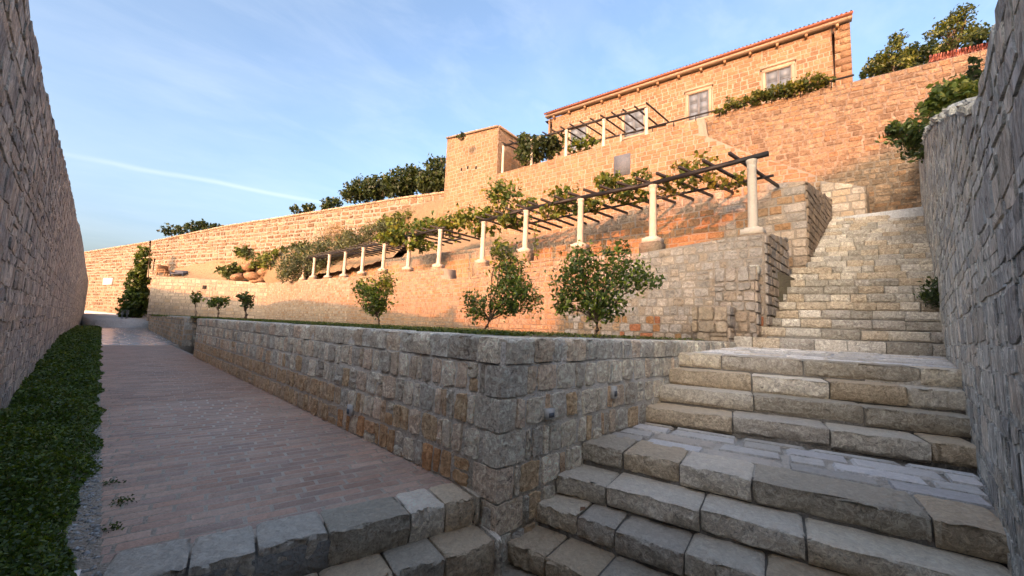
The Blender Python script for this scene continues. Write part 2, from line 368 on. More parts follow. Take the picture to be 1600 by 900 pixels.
def stone_face(pc, A, B, zb, zt, ch, sl, h=.02, rough=.4, gap=.015, rnd=.12, jit=.01, res=(4, 4), pal=GREY, z0=None, tintf=None, holes=(), cjit=.12, seed=None, cap=None):
    """lay courses of stones on the vertical face A->B (left to right seen from outside)"""
    P0, U, N, L = face_frame(A, B); Z = np.array([0, 0, 1.])
    zb_ = zb if callable(zb) else (lambda u: zb); zt_ = zt if callable(zt) else (lambda u: zt)
    us = np.linspace(0, L, 60); zmin = min(zb_(u) for u in us); zmax = max(zt_(u) for u in us)
    z = zmin if z0 is None else z0; k = 0
    while z < zmax-.02:
        hgt = (ch[k % len(ch)] if isinstance(ch, (list, tuple)) else ch)*(1+rng.uniform(-cjit, cjit))
        z1 = z+hgt
        if zmax-z1 < hgt*.4: z1 = zmax+.001
        u = -rng.random()*sl[0]
        while u < L:
            ln = rng.uniform(*sl) if rng.random() < .75 else rng.uniform(sl[0]*.6, sl[0]*1.1)
            a, b = max(u, 0), min(u+ln, L); u += ln
            if L-b < sl[0]*.45: b = L; u = L+1
            if b-a < sl[0]*.3: continue
            ta, tb_ = zt_(a), zt_(b); ba, bb = zb_(a), zb_(b)
            q = [[a, max(z, ba)], [b, max(z, bb)], [b, min(z1, tb_)], [a, min(z1, ta)]]
            h0 = q[3][1]-q[0][1]; h1 = q[2][1]-q[1][1]
            if h0 < .02 and h1 < .02: continue
            if h0 < .25*hgt or h1 < .25*hgt:
                q[3][1] = max(q[3][1], q[0][1]+.01); q[2][1] = max(q[2][1], q[1][1]+.01)
                if (h0+h1)/2 < .3*hgt: continue
            bad = False
            for (ha, hb, hz0, hz1) in holes:
                if b > ha and a < hb and z1 > hz0 and z < hz1:
                    lo, hi = (a, min(b, ha)), (max(a, hb), b)
                    best = lo if lo[1]-lo[0] > hi[1]-hi[0] else hi
                    zm = (z+z1)/2
                    if zm < hz0 or zm > hz1:
                        if z < hz0: q[2][1] = q[3][1] = min(q[2][1], hz0)
                        else: q[0][1] = q[1][1] = max(q[0][1], hz1)
                        continue
                    if best[1]-best[0] < .06: bad = True; break
                    a, b = best; q[0][0] = q[3][0] = a; q[1][0] = q[2][0] = b
            if bad: continue
            # two small stones in place of one now and then
            parts = [q]
            if rng.random() < .08 and (q[2][1]-q[1][1]) > .1 and (q[3][1]-q[0][1]) > .1:
                f = rng.uniform(.4, .6); m0 = q[0][1]+f*(q[3][1]-q[0][1]); m1 = q[1][1]+f*(q[2][1]-q[1][1])
                parts = [[q[0], q[1], [b, m1], [a, m0]], [[a, m0], [b, m1], q[2], q[3]]]
            for qq in parts:
                V, F = patch(P0, U, Z, N, qq, h*(1+rng.uniform(-.35, .35)), rough, res, gap, rnd, jit)
                um, zm = (a+b)/2, (qq[0][1]+qq[2][1])/2
                t = tintf(um, zm, P0+U*um) if tintf else pick(pal)
                pc.add(V, F, t)
        z = z1; k += 1
def wall_body(mb, A, B, zb, zt, thick, n=24, top_over=0.0):
    """solid backing: front on A->B, top following zt, thick metres deep"""
    P0, U, N, L = face_frame(A, B)
    zb_ = zb if callable(zb) else (lambda u: zb); zt_ = zt if callable(zt) else (lambda u: zt)
    us = np.linspace(0, L, n+1); P = []
    for u in us:
        f = P0+U*u; k = f-N*thick
        P += [[f[0], f[1], zb_(u)], [f[0], f[1], zt_(u)], [k[0], k[1], zt_(u)], [k[0], k[1], zb_(u)]]
    F = []
    for i in range(n):
        o, p = 4*i, 4*i+4
        F += [[o, p, p+1, o+1], [o+1, p+1, p+2, o+2], [o+2, p+2, p+3, o+3], [o+3, p+3, p, o]]
    F += [[0, 1, 2, 3], [4*n+3, 4*n+2, 4*n+1, 4*n]]
    mb.add(P, F)
def block(P, A, Bk, ln, depth, hgt, na=5, rough=.01, round_=.025, under=.02, tw=0.0, wear=.0):
    """a step block. P = nose top corner, A = along the nose, Bk = away from the nose"""
    Z = np.array([0, 0, 1.])
    prof = [(depth, 0), (depth*.6, 0), (depth*.25, 0), (round_*1.3, -.001), (round_*.3, -round_*.4), (0, -round_*1.4), (-.006, -hgt*.4), (.004, -hgt*.82), (under, -hgt)]
    e = min(.02, ln*.1)
    s = np.concatenate([[0], [e], np.linspace(e, ln-e, na)[1:-1], [ln-e], [ln]])
    V = []
    wob = 0
    for i, a in enumerate(s):
        end = i in (0, len(s)-1); wob = .6*wob+rng.uniform(-1, 1)*rough*.7
        for j, (d, z) in enumerate(prof):
            dd, zz = d, z
            if end: dd += .008 if 3 <= j <= 7 else 0; zz -= .009 if j < 5 else 0
            f = 1.0 if 4 <= j <= 7 else .3
            dd += (rng.uniform(-1, 1)*rough*1.3+wob)*f*(1 if j > 1 else 0)
            zz += rng.uniform(-1, 1)*rough*(.3 if j < 4 else .7)*(0 if j == 8 else 1) + tw*(a/ln-.5)
            V.append(P+A*(a+(rng.uniform(-.004, .004)))+Bk*dd+Z*zz)
    m_ = len(prof); F = []
    for i in range(len(s)-1):
        for j in range(m_-1):
            F.append([i*m_+j, i*m_+j+1, (i+1)*m_+j+1, (i+1)*m_+j])
    n = len(V)
    # end caps
    for base, rev in ((0, False), ((len(s)-1)*m_, True)):
        i0 = base; q = [[i0, i0+8, i0+7, i0+6], [i0, i0+6, i0+5, i0+4], [i0, i0+4, i0+3, i0+2]]
        for f in q: F.append(f[::-1] if rev else f)
    return np.array(V), np.array(F)

# ------------------------------------------------------------------ ground
mb = Mb(); mb.prism([(-900, -900), (900, -900), (900, 900), (-900, 900)], -1.6, -.62)
tag(mb.build('ground', M_ground), kind='structure')

# unseen ridge behind the left wall, added to cast the low sun's shadow edge
def shade_ridge():
    ys = np.array([-70, -45, -25, -17, -13.8, -9.8, -7.9, -6.5, -5.2, -4.1, -3.0, -1.0, 4, 14, 30, 60]); hs = np.array([8, 16, 20, 18.6, 17.3, 15.7, 12.6, 11.5, 10.2, 9.4, 8.6, 6.4, 4.4, 3.0, 1.5, 0])
    xs = np.array([-16, -18, -20, -22, -27, -36, -50, -75]); fr = np.array([0, .3, .75, 1, .98, .85, .55, 0])
    V = [[x, y+(x+22)*.306, -1+(h+1)*f+(rng.uniform(-.25, .25) if f < .9 else 0)] for y, h in zip(ys, hs) for x, f in zip(xs, fr)]
    n = len(xs); F = [[i*n+j, i*n+j+1, (i+1)*n+j+1, (i+1)*n+j] for i in range(len(ys)-1) for j in range(n-1)]
    tag(mesh_obj('unseen_shade_ridge', V, np.array(F), M_ground, None, np.ones((len(V), 3)), False), kind='structure')
shade_ridge()

# ------------------------------------------------------------------ staircase
stair = tag(empty('staircase', (2.0, 0.8, -.5)), 'wide rough limestone staircase climbing between the low garden wall and the tall grey wall', 'staircase')
def yright(x): return -.30-.026*x
steps = []   # x0 at y=2, skew, y_left, z, block length range, depth to next
near = [(2.05, .14, -.27), (2.33, .17, -.11), (2.58, .19, .05), (2.90, .18, .22), (4.10, .25, .40), (4.42, .27, .58), (4.69, .25, .77), (4.98, .25, .95)]
for x0, k, z in near: steps.append((x0, k, 1.955, z))
for i in range(23):
    x0 = 7.6+.28*min(i, 9)+.355*max(0, i-9); z = 1.19+.17*i
    yl = 2.02 if i < 3 else 1.67 if i < 6 else 1.56 if i < 10 else 1.33-.005*(i-10)
    steps.append((x0, .30, yl, z))
steps.insert(0, (1.80, .12, 1.98, -.43))
pcs = Pieces('step_block', M_step, stair, 290, 3)
bed = Mb()
STEP_PAL = [(1, 1, 1), (.86, .86, .88), (1.18, 1.15, 1.1), (1.0, .91, .80), (.74, .73, .71), (1.25, 1.25, 1.26), (.92, .82, .70)]
prevz = -.60
for i, (x0, k, yl, z) in enumerate(steps):
    nx = steps[i+1][0] if i+1 < len(steps) else x0+.5
    A = np.array([k, -1.0, 0]); sL = math.sqrt(1+k*k); A /= sL; Bk = np.array([1.0, k, 0])/sL
    start = np.array([x0+k*(2-yl), yl, z]); yr = yright(x0+.5)-.05
    tot = (yl-yr)*sL
    rise = z-prevz; landing = nx-x0 > .8
    dep = min(nx-x0, .43)+.06
    if i <= 8: rngL = (.33, .60) if i < 3 else (.45, .95)
    else: rngL = (.26, .55) if i < 14 else (.17, .42)
    custom = {1: [.30, .34, .42, .5], 2: [.33, .27, .42, .40], 3: [.40, .62, .55, .7], 4: [.36, .42, .46, .85], 0: [.3, .4]}.get(i, [])
    a = .01; bi = 0
    while a < tot-.02:
        ln = custom[bi] if bi < len(custom) else rng.uniform(*rngL); bi += 1
        if tot-(a+ln) < rngL[0]*.6: ln = tot-a
        g = .014 if i < 9 else .009
        na = 9 if i < 9 else 4
        dz = rng.uniform(-.008, .008); P = start+A*a+np.array([0, 0, dz])-Bk*rng.uniform(-.016, .016)
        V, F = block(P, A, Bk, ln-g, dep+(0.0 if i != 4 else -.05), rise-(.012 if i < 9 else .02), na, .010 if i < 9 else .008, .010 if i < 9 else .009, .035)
        pcs.add(V, F, pick(STEP_PAL)*(1 if i < 9 else np.array([.82, .84, .90]))); a += ln  # upper flight tinted darker and cooler: shade put into the stone colour
    # bedding under the step
    q0 = start+Bk*.035; q1 = start+A*tot+Bk*.035
    nzt = z-.016
    lenb = (nx-x0)+.12
    bed.prism([tuple(q1[:2]), tuple((q1+Bk*lenb)[:2]), tuple((q0+Bk*lenb)[:2]), tuple(q0[:2])], prevz-.3, nzt)
    prevz = z
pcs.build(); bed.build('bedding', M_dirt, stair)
# landing pavings
def paving(parent, name, mat, xa, xb, k, yl, yrf, z, dz, row, ln, h, gap, pal, limit=120, rough=.25, res=(4, 4)):
    pc = Pieces(name, mat, parent, limit, 5)
    sL = math.sqrt(1+k*k); A = np.array([k, -1.0, 0])/sL; Bk = np.array([1.0, k, 0])/sL; x = xa
    while x < xb-.03:
        w = min(rng.uniform(*row), xb-x)
        if xb-(x+w) < row[0]*.5: w = xb-x
        st = np.array([x+k*(2-yl), yl, z+dz*(x-xa)/(xb-xa)]); tot = (yl-yrf(x))*sL; a = 0
        while a < tot:
            l = rng.uniform(*ln)
            if tot-a-l < ln[0]*.6: l = tot-a+.02
            V, F = patch(st, -A, Bk, np.array([0, 0, 1.]), [[-a-l, 0], [-a, 0], [-a, w], [-a-l, w]], h*(1+rng.uniform(-.3, .3)), rough, res, gap, .08, .008, .012)
            pc.add(V, F, pick(pal)); a += l
        x += w
    pc.build()
SLABP = [(1, 1, 1), (1.15, 1.15, 1.17), (1.25, 1.26, 1.3), (.85, .83, .8), (1.05, .98, .9), (.92, .92, .95)]
l1 = Mb(); l1.prism([(2.95+.1, 1.95), (3.4, -.4), (4.75, -.4), (4.2, 1.95)], -.2, .205)
l1.prism([(5.0+.1, 1.97), (5.6, -.46), (8.3, -.5), (7.7, 1.97)], 0, [.93, .93, 1.005, 1.005])
l1.build('landing_bedding', M_mortar, stair)
paving(stair, 'paving_slab', M_slab, 3.28, 4.13, .2, 1.95, lambda x: -.40, .212, .01, (.19, .27), (.26, .62), .012, .022, SLABP)
paving(stair, 'upper_paving_slab', M_slab, 5.36, 7.66, .26, 1.95, lambda x: -.48, .943, .07, (.22, .34), (.3, .6), .012, .018, SLABP, 60)

# ------------------------------------------------------------------ brick path
path = tag(empty('brick_path', (.9, 2.6, -.05)), kind='structure')
mb = Mb(); mb.prism([(-.06, 2.62), (2.02, 2.25), (2.02, 20.1), (-.15, 20.1)], -.5, .0006)
mb.build('path_bedding', M_joint, path)
pc = Pieces('paver', M_paver, path, 300, 6)
PAV = [(1, 1, 1), (.93, .92, .93), (1.06, 1.05, 1.03), (.88, .9, .93), (1.05, .97, .93), (1.1, 1.1, 1.08), (.95, .9, .88)]
k = -.155; sL = math.sqrt(1+k*k); y = 2.66; r = 0
while y < 20.0:
    kk = k*max(0.0, 1-(y-2.6)/14); w = .097
    sL = math.sqrt(1+kk*kk); A = np.array([1, kk, 0])/sL; B = np.array([-kk, 1, 0])/sL
    xl = .11-.0025*y; u = -(.06+.13*(r % 2)+.03*math.sin(r*1.7))
    tot = 1.955-xl
    while u < tot:
        l = rng.uniform(.25, .28)
        a, b = max(u, 0), min(u+l, tot); u += l
        if b-a < .03: continue
        V, F = patch(np.array([xl, y+0.006, 0.]), A, B, np.array([0, 0, 1.]), [[a, 0], [b, 0], [b, w], [a, w]], .0022, .15, (3, 3) if y < 7 else (2, 2) if y < 9 else (1, 1), .010, .012, .001, .0004)
        if y >= 7: V[:, 2] = .0035+rng.uniform(-.001, .001)
        pc.add(V, F, pick(PAV, .1))
    y += w*1.0
    r += 1
pc.build()
# coping step and lower step at the head of the path
ps = tag(empty('path_step', (1.2, 2.3, -.2)), 'two rough stone steps leading down from the near end of the brick path', 'steps')
pc = Pieces('step_block', M_step, ps, 60, 3)
for (P, Q, z, h, dp, lens) in [((.10, 2.42), (1.93, 2.075), 0.012, .19, .30, [.30, .27, .33, .46, .24, .22]), ((.0, 2.22), (1.93, 1.845), -.175, .26, .36, [.4, .52, .34, .3, .35])]:
    P = np.array([*P, z]); Q = np.array([*Q, z]); D = (Q-P); T = np.linalg.norm(D[:2]); D /= T; Bk = np.array([-D[1], D[0], 0]); a = 0
    for j, l in enumerate(lens+[9]):
        if a > T-.03: break
        l = min(l, T-a)
        V, F = block(P+D*a-Bk*rng.uniform(-.01, .01), D, Bk, l-.014, dp, h, 9, .010, .012, .02)
        pc.add(V, F[:, ::-1], pick(STEP_PAL)*1.1); a += l
pc.build()
mb = Mb(); mb.prism([(-.7, 2.28), (1.95, 1.90), (1.95, 2.6), (-.7, 2.75)], -.55, -.22); mb.prism([(-.7, 2.5), (1.95, 2.13), (1.95, 2.72), (-.7, 2.85)], -.25, -.03)
mb.prism([(-.7, -1), (2.6, -1), (2.35, 2.1), (-.7, 2.3)], -.61, -.44)
mb.build('step_bedding', M_dirt, ps)
# far part of the path: smooth slabs, steps, ramp
far = tag(empty('far_path', (1, 25, 0)), kind='structure')
pc = Pieces('smooth_slab', M_wet, far, 200, 6)
y = 20.0
while y < 44:
    u = 0; xl = -.02; tot = 2.6 if y > 20.3 else 2.1
    while u < tot:
        l = rng.uniform(.5, 1.1); b = min(u+l, tot)
        V, F = patch(np.array([xl, y, 0.]), np.array([1., 0, 0]), np.array([0, 1., 0]), np.array([0, 0, 1.]), [[u, 0], [b, 0], [b, .8], [u, .8]], .004, .1, (3, 3), .015, .02, .0, .01)
        pc.add(V, F, pick([(1, 1, 1), (1.15, 1.15, 1.15), (.8, .82, .85), (1.05, 1, .95)])); u += l
    y += .8
pc.build()
mb = Mb(); mb.prism([(-.15, 19.9), (2.75, 19.9), (2.75, 44.2), (-.3, 44.2)], -.5, -.008)
mb.build('slab_bedding', M_mortar, far)
mb = Mb()
for i in range(4): mb.prism([(-.3, 44+i*.35), (3.0, 44+i*.35), (3.0, 60), (-.3, 60)], -.4, .14*(i+1))
mb.prism([(-.6, 45.4), (3.0, 45.4), (5.0, 72), (-3.2, 72)], -.3, [.57, .57, 1.5, 1.5])
mb.build('far_steps', M_slab, far)

# ------------------------------------------------------------------ low garden wall (in front)
WALLS = {}
def new_wall(name, loc, label): return tag(empty(name, loc), label, 'wall')
low = new_wall('low_garden_wall', (1.95, 1.96, 0), 'low retaining wall of squared grey stone with a sharp corner between brick path and staircase')
RUST = [(1.0, .62, .38), (.92, .66, .45), (1.05, .72, .5)]
def low_t(u, z, p):
    if p[1] < 14.6 and p[1] > 2.15 and z < .30 and p[1] < 4.6: return pick(RUST) if rng.random() < .75 else pick(GREY)
    if p[1] > 4.4 and z < .45: return pick([(1.05, .85, .68), (1, .78, .58), (.9, .75, .62)])*.95
    if z < .75 and rng.random() < .16: return pick([(1.05, .84, .68), (1, .8, .6)])
    return pick(GREY, .1)
pc = Pieces('stone', M_near, low, 300, 6); pcq = Pieces('quoin', M_near, low, 10, 3)
QROWS = [(-.44, -.22), (-.22, -.01), (-.01, .215), (.215, .445), (.445, .675), (.675, .90)]
QH1 = [(12.49-(.17 if i % 2 else .26)+.015, 13, a+.01, b-.01) for i, (a, b) in enumerate(QROWS)]
QH2 = [(-1, (.28 if i % 2 else .17)-.035, a+.01, b-.01) for i, (a, b) in enumerate(QROWS)]
CH = [.20, .245, .235, .235]
ZC = .905
stone_face(pc, (1.95, 14.45), (1.95, 1.96), -.02, ZC, [.225, .23, .23, .225], (.09, .25), .026, .5, .020, .12, .014, (7, 7), tintf=low_t, cjit=.0, z0=-.01, holes=QH1)
def zb_st(u):
    x = 1.95+u; z = -.5
    for s_ in steps:
        if s_[0] < x+.02: z = s_[3]-.03
    return z
stone_face(pc, (1.95, 1.96), (5.1, 1.96), -.46, ZC, [.22, .21, .225, .23, .23, .225], (.10, .27), .026, .5, .020, .12, .014, (7, 7), tintf=low_t, cjit=.0, z0=-.44, holes=QH2)
# quoin blocks at the sharp corner
def rough_box(c, size, n=4, rnd=.035, amp=.004):
    g = np.linspace(-1, 1, n+1); V = []; F = []; key = {}
    def vid(i, j, k):
        t = (i, j, k)
        if t not in key:
            p = np.array([g[i], g[j], g[k]]); q = np.abs(p)
            m_ = np.array([1-rnd*(q[1]**4+q[2]**4)/2*q[0], 1-rnd*(q[0]**4+q[2]**4)/2*q[1], 1-rnd*(q[0]**4+q[1]**4)/2*q[2]])
            key[t] = len(V); V.append(np.array(c)+p*m_*np.array(size)/2+rng.uniform(-1, 1, 3)*amp)
        return key[t]
    for a in range(n):
        for b in range(n):
            for f in (0, n):
                for ax in range(3):
                    def mk(u, v):
                        t = [0, 0, 0]; t[ax] = f; t[(ax+1) % 3] = u; t[(ax+2) % 3] = v; return vid(*t)
                    q = [mk(a, b), mk(a+1, b), mk(a+1, b+1), mk(a, b+1)]
                    F.append(q if f else q[::-1])
    return np.array(V), np.array(F)
for i, (z0_, z1_) in enumerate(QROWS):
    lx, ly = (.27, .16) if i % 2 else (.16, .25)
    V, F = rough_box((1.928+lx/2, 1.938+ly/2, (z0_+z1_)/2), (lx, ly, z1_-z0_-.012), 4)
    pcq.add(V, F, pick(GREY, .1))
pcq.build()
# footing stones under the corner on the path side
stone_face(pc, (1.95, 2.30), (1.95, 1.96), -.45, -.02, .2, (.13, .2), .03, .5, .02, .2, .015, (5, 5), tintf=low_t, z0=-.44)
pc.build()
# cap course blocks
pc = Pieces('cap_stone', M_near, low, 140, 3)
def cap_run(P, Q, zt, h, dp, lr, over=.02, na=5):
    P = np.array([*P, zt]); Q = np.array([*Q, zt]); D = Q-P; T = np.linalg.norm(D); D /= T; N = np.array([D[1], -D[0], 0]); a = 0
    while a < T-.02:
        l = rng.uniform(*lr); l = T-a if T-a-l < lr[0]*.7 else l
        V, F = block(P+D*a+N*(over+rng.uniform(-.006, .01))+np.array([0, 0, rng.uniform(-.004, .004)]), D, -N, l-.014, dp, h, na, .010, .018, .004)
        pc.add(V, F[:, ::-1], pick(GREY, .1)); a += l
cap_run((1.95, 14.45), (1.95, 1.96), 1.09, .18, .36, (.16, .34), .02, 5)
cap_run((1.95+.02, 1.96), (7.42, 1.96), 1.09, .18, .34, (.15, .34), .02, 5)
pc.build()
mb = Mb(); wall_body(mb, (1.942, 14.45), (1.942, 1.952), -.5, 1.06, .38); wall_body(mb, (2.322, 1.952), (7.5, 1.952), -.5, 1.055, .38)
mb.prism([(1.942, 1.952), (2.33, 1.9525), (2.33, 2.3), (1.9425, 2.3)], -.5, 1.05)
wall_body(mb, (3.4, 14.45), (1.97, 14.45), -.2, 1.05, -.3)
mb.build('mortar_core', M_mortar, low)
sec = new_wall('far_low_wall', (2.2, 19.4, 0), 'low brown-stained stone wall beyond the alcove, beside the wet slab path')
pc = Pieces('stone', M_near, sec, 200, 4)
BR = [(.85, .68, .52), (.7, .6, .5), (1, .8, .62), (.6, .55, .5), (1.0, .92, .84)]
stone_face(pc, (2.62, 42), (2.2, 19.4), -.02, 1.10, .2, (.3, .6), .03, .4, .03, .12, .01, (4, 4), pal=BR)
stone_face(pc, (2.2, 19.4), (3.6, 19.4), -.02, 1.10, .22, (.2, .45), .025, .4, .02, .12, .01, (4, 4), pal=[(1, .85, .72), (1, .92, .84), (.95, .95, .95)])
pc.build(); mb = Mb(); wall_body(mb, (2.62, 42), (2.2, 19.4), -.5, 1.13, .4); wall_body(mb, (2.6, 19.4), (3.8, 19.4), -.5, 1.125, .4); mb.build('mortar_core', M_mortar, sec)

# soil bed behind the low wall
def sheet(name, pts, mat, n=(30, 60), amp=.02, kind='structure', parent=None):
    """pts: 4 corners (x,y,z) ; bumpy sheet"""
    a, b, c, d = [np.array(p, float) for p in pts]; S, T = np.meshgrid(np.linspace(0, 1, n[0]), np.linspace(0, 1, n[1]))
    P = (1-S)[..., None]*(1-T)[..., None]*a+S[..., None]*(1-T)[..., None]*b+S[..., None]*T[..., None]*c+(1-S)[..., None]*T[..., None]*d
    P[..., 2] += rng.uniform(-1, 1, S.shape)*amp+amp*np.sin(S*23)*np.cos(T*31)
    idx = np.arange(S.size).reshape(S.shape)
    F = np.stack([idx[:-1, :-1], idx[:-1, 1:], idx[1:, 1:], idx[1:, :-1]], -1).reshape(-1, 4)
    o = mesh_obj(name, P.reshape(-1, 3), F, mat, parent, np.ones((S.size, 3)))
    if kind: o['kind'] = kind
    return o
sheet('soil_bed', [(2.28, 2.2, 1.07), (8.3, 2.0, 1.08), (9.6, 37.6, 1.12), (2.5, 44, 1.12)], M_soil, (40, 120), .012)
mb = Mb(); mb.prism([(2.36, 2.36), (8.4, 2.0), (9.3, 19), (3.5, 14.3)], -.5, 1.0); mb.prism([(2.75, 20), (9.3, 19), (10, 37), (2.9, 45)], -.5, 1.02)
tag(mb.build('bed_fill', M_soil), kind='structure')

# ------------------------------------------------------------------ garden retaining wall W1 with the pergola columns
W1p, W1az = (8.0, 1.77), 88.0
def w1(y): return 8.0+(y-1.77)*math.tan(R_(2.0))
def w1z(y): return float(np.interp(y, [1.5, 2.6, 3.97, 6.5, 9.6, 9.7, 11.45, 11.5, 19, 28, 37], [3.02, 3.0, 2.93, 3.06, 3.10, 2.80, 2.80, 3.22, 3.43, 3.80, 4.08]))
gw = new_wall('garden_wall', (8, 1.6, 1), 'long pale retaining wall carrying the row of white pergola columns above the orange trees')
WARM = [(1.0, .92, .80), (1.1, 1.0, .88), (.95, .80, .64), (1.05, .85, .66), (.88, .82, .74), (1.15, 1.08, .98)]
GREYW = [(1.2, 1.32, 1.5), (1.35, 1.42, 1.55), (1.05, 1.15, 1.28), (1.4, 1.42, 1.45), (1.2, 1.18, 1.15)]  # cool greys for the shaded stretch, shade put into the tint
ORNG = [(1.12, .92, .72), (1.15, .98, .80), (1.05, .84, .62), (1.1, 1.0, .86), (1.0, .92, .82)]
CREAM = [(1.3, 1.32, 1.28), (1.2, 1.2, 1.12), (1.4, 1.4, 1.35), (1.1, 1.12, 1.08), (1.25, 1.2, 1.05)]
def w1t(u, z, p):  # tints follow the light: shaded grey near the stairs, sunlit orange further on
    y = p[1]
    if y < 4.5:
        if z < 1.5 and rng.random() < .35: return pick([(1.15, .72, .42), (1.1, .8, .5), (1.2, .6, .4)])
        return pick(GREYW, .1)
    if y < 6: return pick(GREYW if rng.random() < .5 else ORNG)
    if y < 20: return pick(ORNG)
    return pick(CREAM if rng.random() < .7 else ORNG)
pc = Pieces('stone', M_wall, gw, 300, 5)
P0_, U_, N_, L_ = face_frame((w1(37), 37), (w1(1.62), 1.62))
w1top = lambda u: w1z(37-u*(35.38/L_))
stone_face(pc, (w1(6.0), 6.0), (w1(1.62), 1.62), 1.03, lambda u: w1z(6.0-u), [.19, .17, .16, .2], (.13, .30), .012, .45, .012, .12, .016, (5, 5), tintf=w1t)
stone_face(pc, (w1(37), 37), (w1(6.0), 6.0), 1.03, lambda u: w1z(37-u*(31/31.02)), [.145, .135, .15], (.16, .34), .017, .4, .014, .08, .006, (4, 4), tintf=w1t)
# return along the stairs
def rt_b(u): x = 8+u; return float(np.interp(x, [8, 8.5, 9.3, 10.2], [1.2, 1.35, 1.75, 2.3]))
stone_face(pc, (8.0, 1.585), (9.98, 1.565), rt_b, lambda u: 3.04+.15*u, [.2, .17], (.2, .42), .02, .5, .014, .14, .012, (4, 4), pal=GREYW)
pc.build()
mb = Mb(); wall_body(mb, (w1(37), 37), (w1(1.62), 1.62), .5, w1top, .5, 300)
mb.prism([(8.02, 1.6), (9.97, 1.585), (9.97, 2.05), (8.02, 2.1)], .5, [3.02, 3.3, 3.3, 3.02])
mb.build('mortar_core', M_wmort, gw)
# ledge beside the stairs and end block
lg = new_wall('stair_side_ledge', (7.9, 1.8, 1), 'short stone-faced ledge with dark sloping coping beside the stairs under the last column')
pc = Pieces('stone', M_wall, lg, 80, 5)
stone_face(pc, (7.75, 2.35), (7.75, 1.69), 1.05, 2.42, [.2, .17], (.16, .3), .02, .5, .014, .16, .014, (5, 5), pal=GREYW)
stone_face(pc, (7.75, 1.69), (9.3, 1.67), lambda u: 1.2+.5*u, lambda u: 2.42-.1*u, .2, (.15, .3), .02, .5, .014, .16, .014, (4, 4), pal=GREYW)
pc.build()
pc = Pieces('coping_stone', M_near, lg, 30, 3)
P = np.array([7.80, 1.655, 2.44]); D = np.array([1.0, -.02, -.08]); D /= np.linalg.norm(D)
a = 0
while a < 1.5:
    V, F = block(P+D*a, D, np.array([0, 1., 0]), .15, .14, .16, 3, .008, .015, .0); pc.add(V, F[:, ::-1], pick([(.6, .62, .66), (.5, .52, .55), (.75, .76, .78)])); a += .165
pc.build()
mb = Mb(); mb.prism([(7.76, 1.71), (9.3, 1.69), (9.3, 2.1), (7.76, 2.35)], .8, [2.40, 2.27, 2.27, 2.40]); mb.build('mortar_core', M_wmort, lg)
eb = new_wall('end_block', (7.4, 2.2, 1), 'squat stone pier where the low wall meets the foot of the upper stairs')
pc = Pieces('ashlar_block', M_wall, eb, 40, 3)
stone_face(pc, (7.35, 2.62), (7.35, 2.03), 1.09, 1.70, [.16, .2, .25], (.26, .34), .02, .35, .012, .08, .006, (6, 6), pal=CREAM)
stone_face(pc, (7.35, 2.03), (7.95, 2.03), .95, 1.70, [.2, .2, .22], (.16, .24), .03, .6, .012, .2, .012, (6, 6), pal=GREYW)
pc.build(); mb = Mb(); mb.prism([(7.36, 2.04), (7.97, 2.04), (7.97, 2.61), (7.36, 2.61)], .9, 1.70); mb.build('mortar_core', M_wall, eb, smooth=False)

# far return of W1: a wall turned towards the camera
fg = new_wall('far_garden_wall', (2.7, 46, 0), 'far end of the retaining wall turned towards the path, cream stone below the garden chairs')
pc = Pieces('stone', M_wall, fg, 300, 5)
FA, FB = (2.66, 45.9), (9.25, 37.0)
def fzt(u): return 4.44-.028*u
def fzb(u): return 0.0 if u < 1.0 else 1.05
stone_face(pc, FA, FB, fzb, fzt, [.29, .26, .3], (.32, .8), .025, .35, .025, .1, .01, (4, 4), pal=CREAM)
pc.build(); mb = Mb(); wall_body(mb, FA, FB, -.3, fzt, 1.2, 30); mb.build('mortar_core', M_wmort, fg)
mb = Mb(); c = at_depth(322, 449, 33.4); mb.box(c, (.35, .35, .3), rz=R_(-50)); mb.build('drain_hole', M_hole, fg)

# terrace floor between W1 and W2, and the ground behind
mb = Mb(); mb.prism([(w1(1.6)+.3, 1.6), (11, 1.4), (10.5, 37), (w1(37)+.3, 37)], .6, 2.45); tag(mb.build('terrace_floor', M_soil), kind='structure')

# ------------------------------------------------------------------ W2 wall behind the lower pergola
tw = new_wall('terrace_wall', (10.8, 1.35, 2), 'orange-lit wall behind the lower pergola with column shadows across it')
def w2(y): return 10.86-(y-1.35)*math.tan(R_(1.0))
def w2z(y): return float(np.interp(y, [1.3, 2.2, 5.3, 8, 11, 15, 20, 37], [4.80, 4.92, 4.95, 4.6, 4.42, 4.55, 4.7, 4.9]))
W2P = [(1.15, .84, .57), (1.2, .90, .64), (1.08, .78, .52), (1.15, .94, .72)]  # strong orange: sunlight on this wall put into the stone tint
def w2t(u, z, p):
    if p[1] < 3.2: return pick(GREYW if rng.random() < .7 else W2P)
    if z > w2z(p[1])-.45: return pick([(.9, .88, .85), (.8, .8, .8), (1, .95, .88)])  # grey top band: shadow of the pergola canopy painted into the tint
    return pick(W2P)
pc = Pieces('stone', M_wall, tw, 300, 5)
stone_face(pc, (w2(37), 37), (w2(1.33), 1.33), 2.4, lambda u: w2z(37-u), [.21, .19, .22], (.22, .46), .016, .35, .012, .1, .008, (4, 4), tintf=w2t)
def sb(u): return float(np.interp(10.86+u, [10.8, 14.6, 15.5], [2.85, 4.75, 4.95]))
stone_face(pc, (10.86, 1.33), (14.9, 1.22), sb, lambda u: 4.80+.16*u, [.2, .18], (.22, .5), .02, .5, .014, .12, .012, (4, 4), pal=[(.9, .86, .82), (.8, .78, .76), (1, .94, .86)])
pc.build(); mb = Mb(); wall_body(mb, (w2(37), 37), (w2(1.36), 1.36), 2.0, lambda u: w2z(37-u), .5, 80)
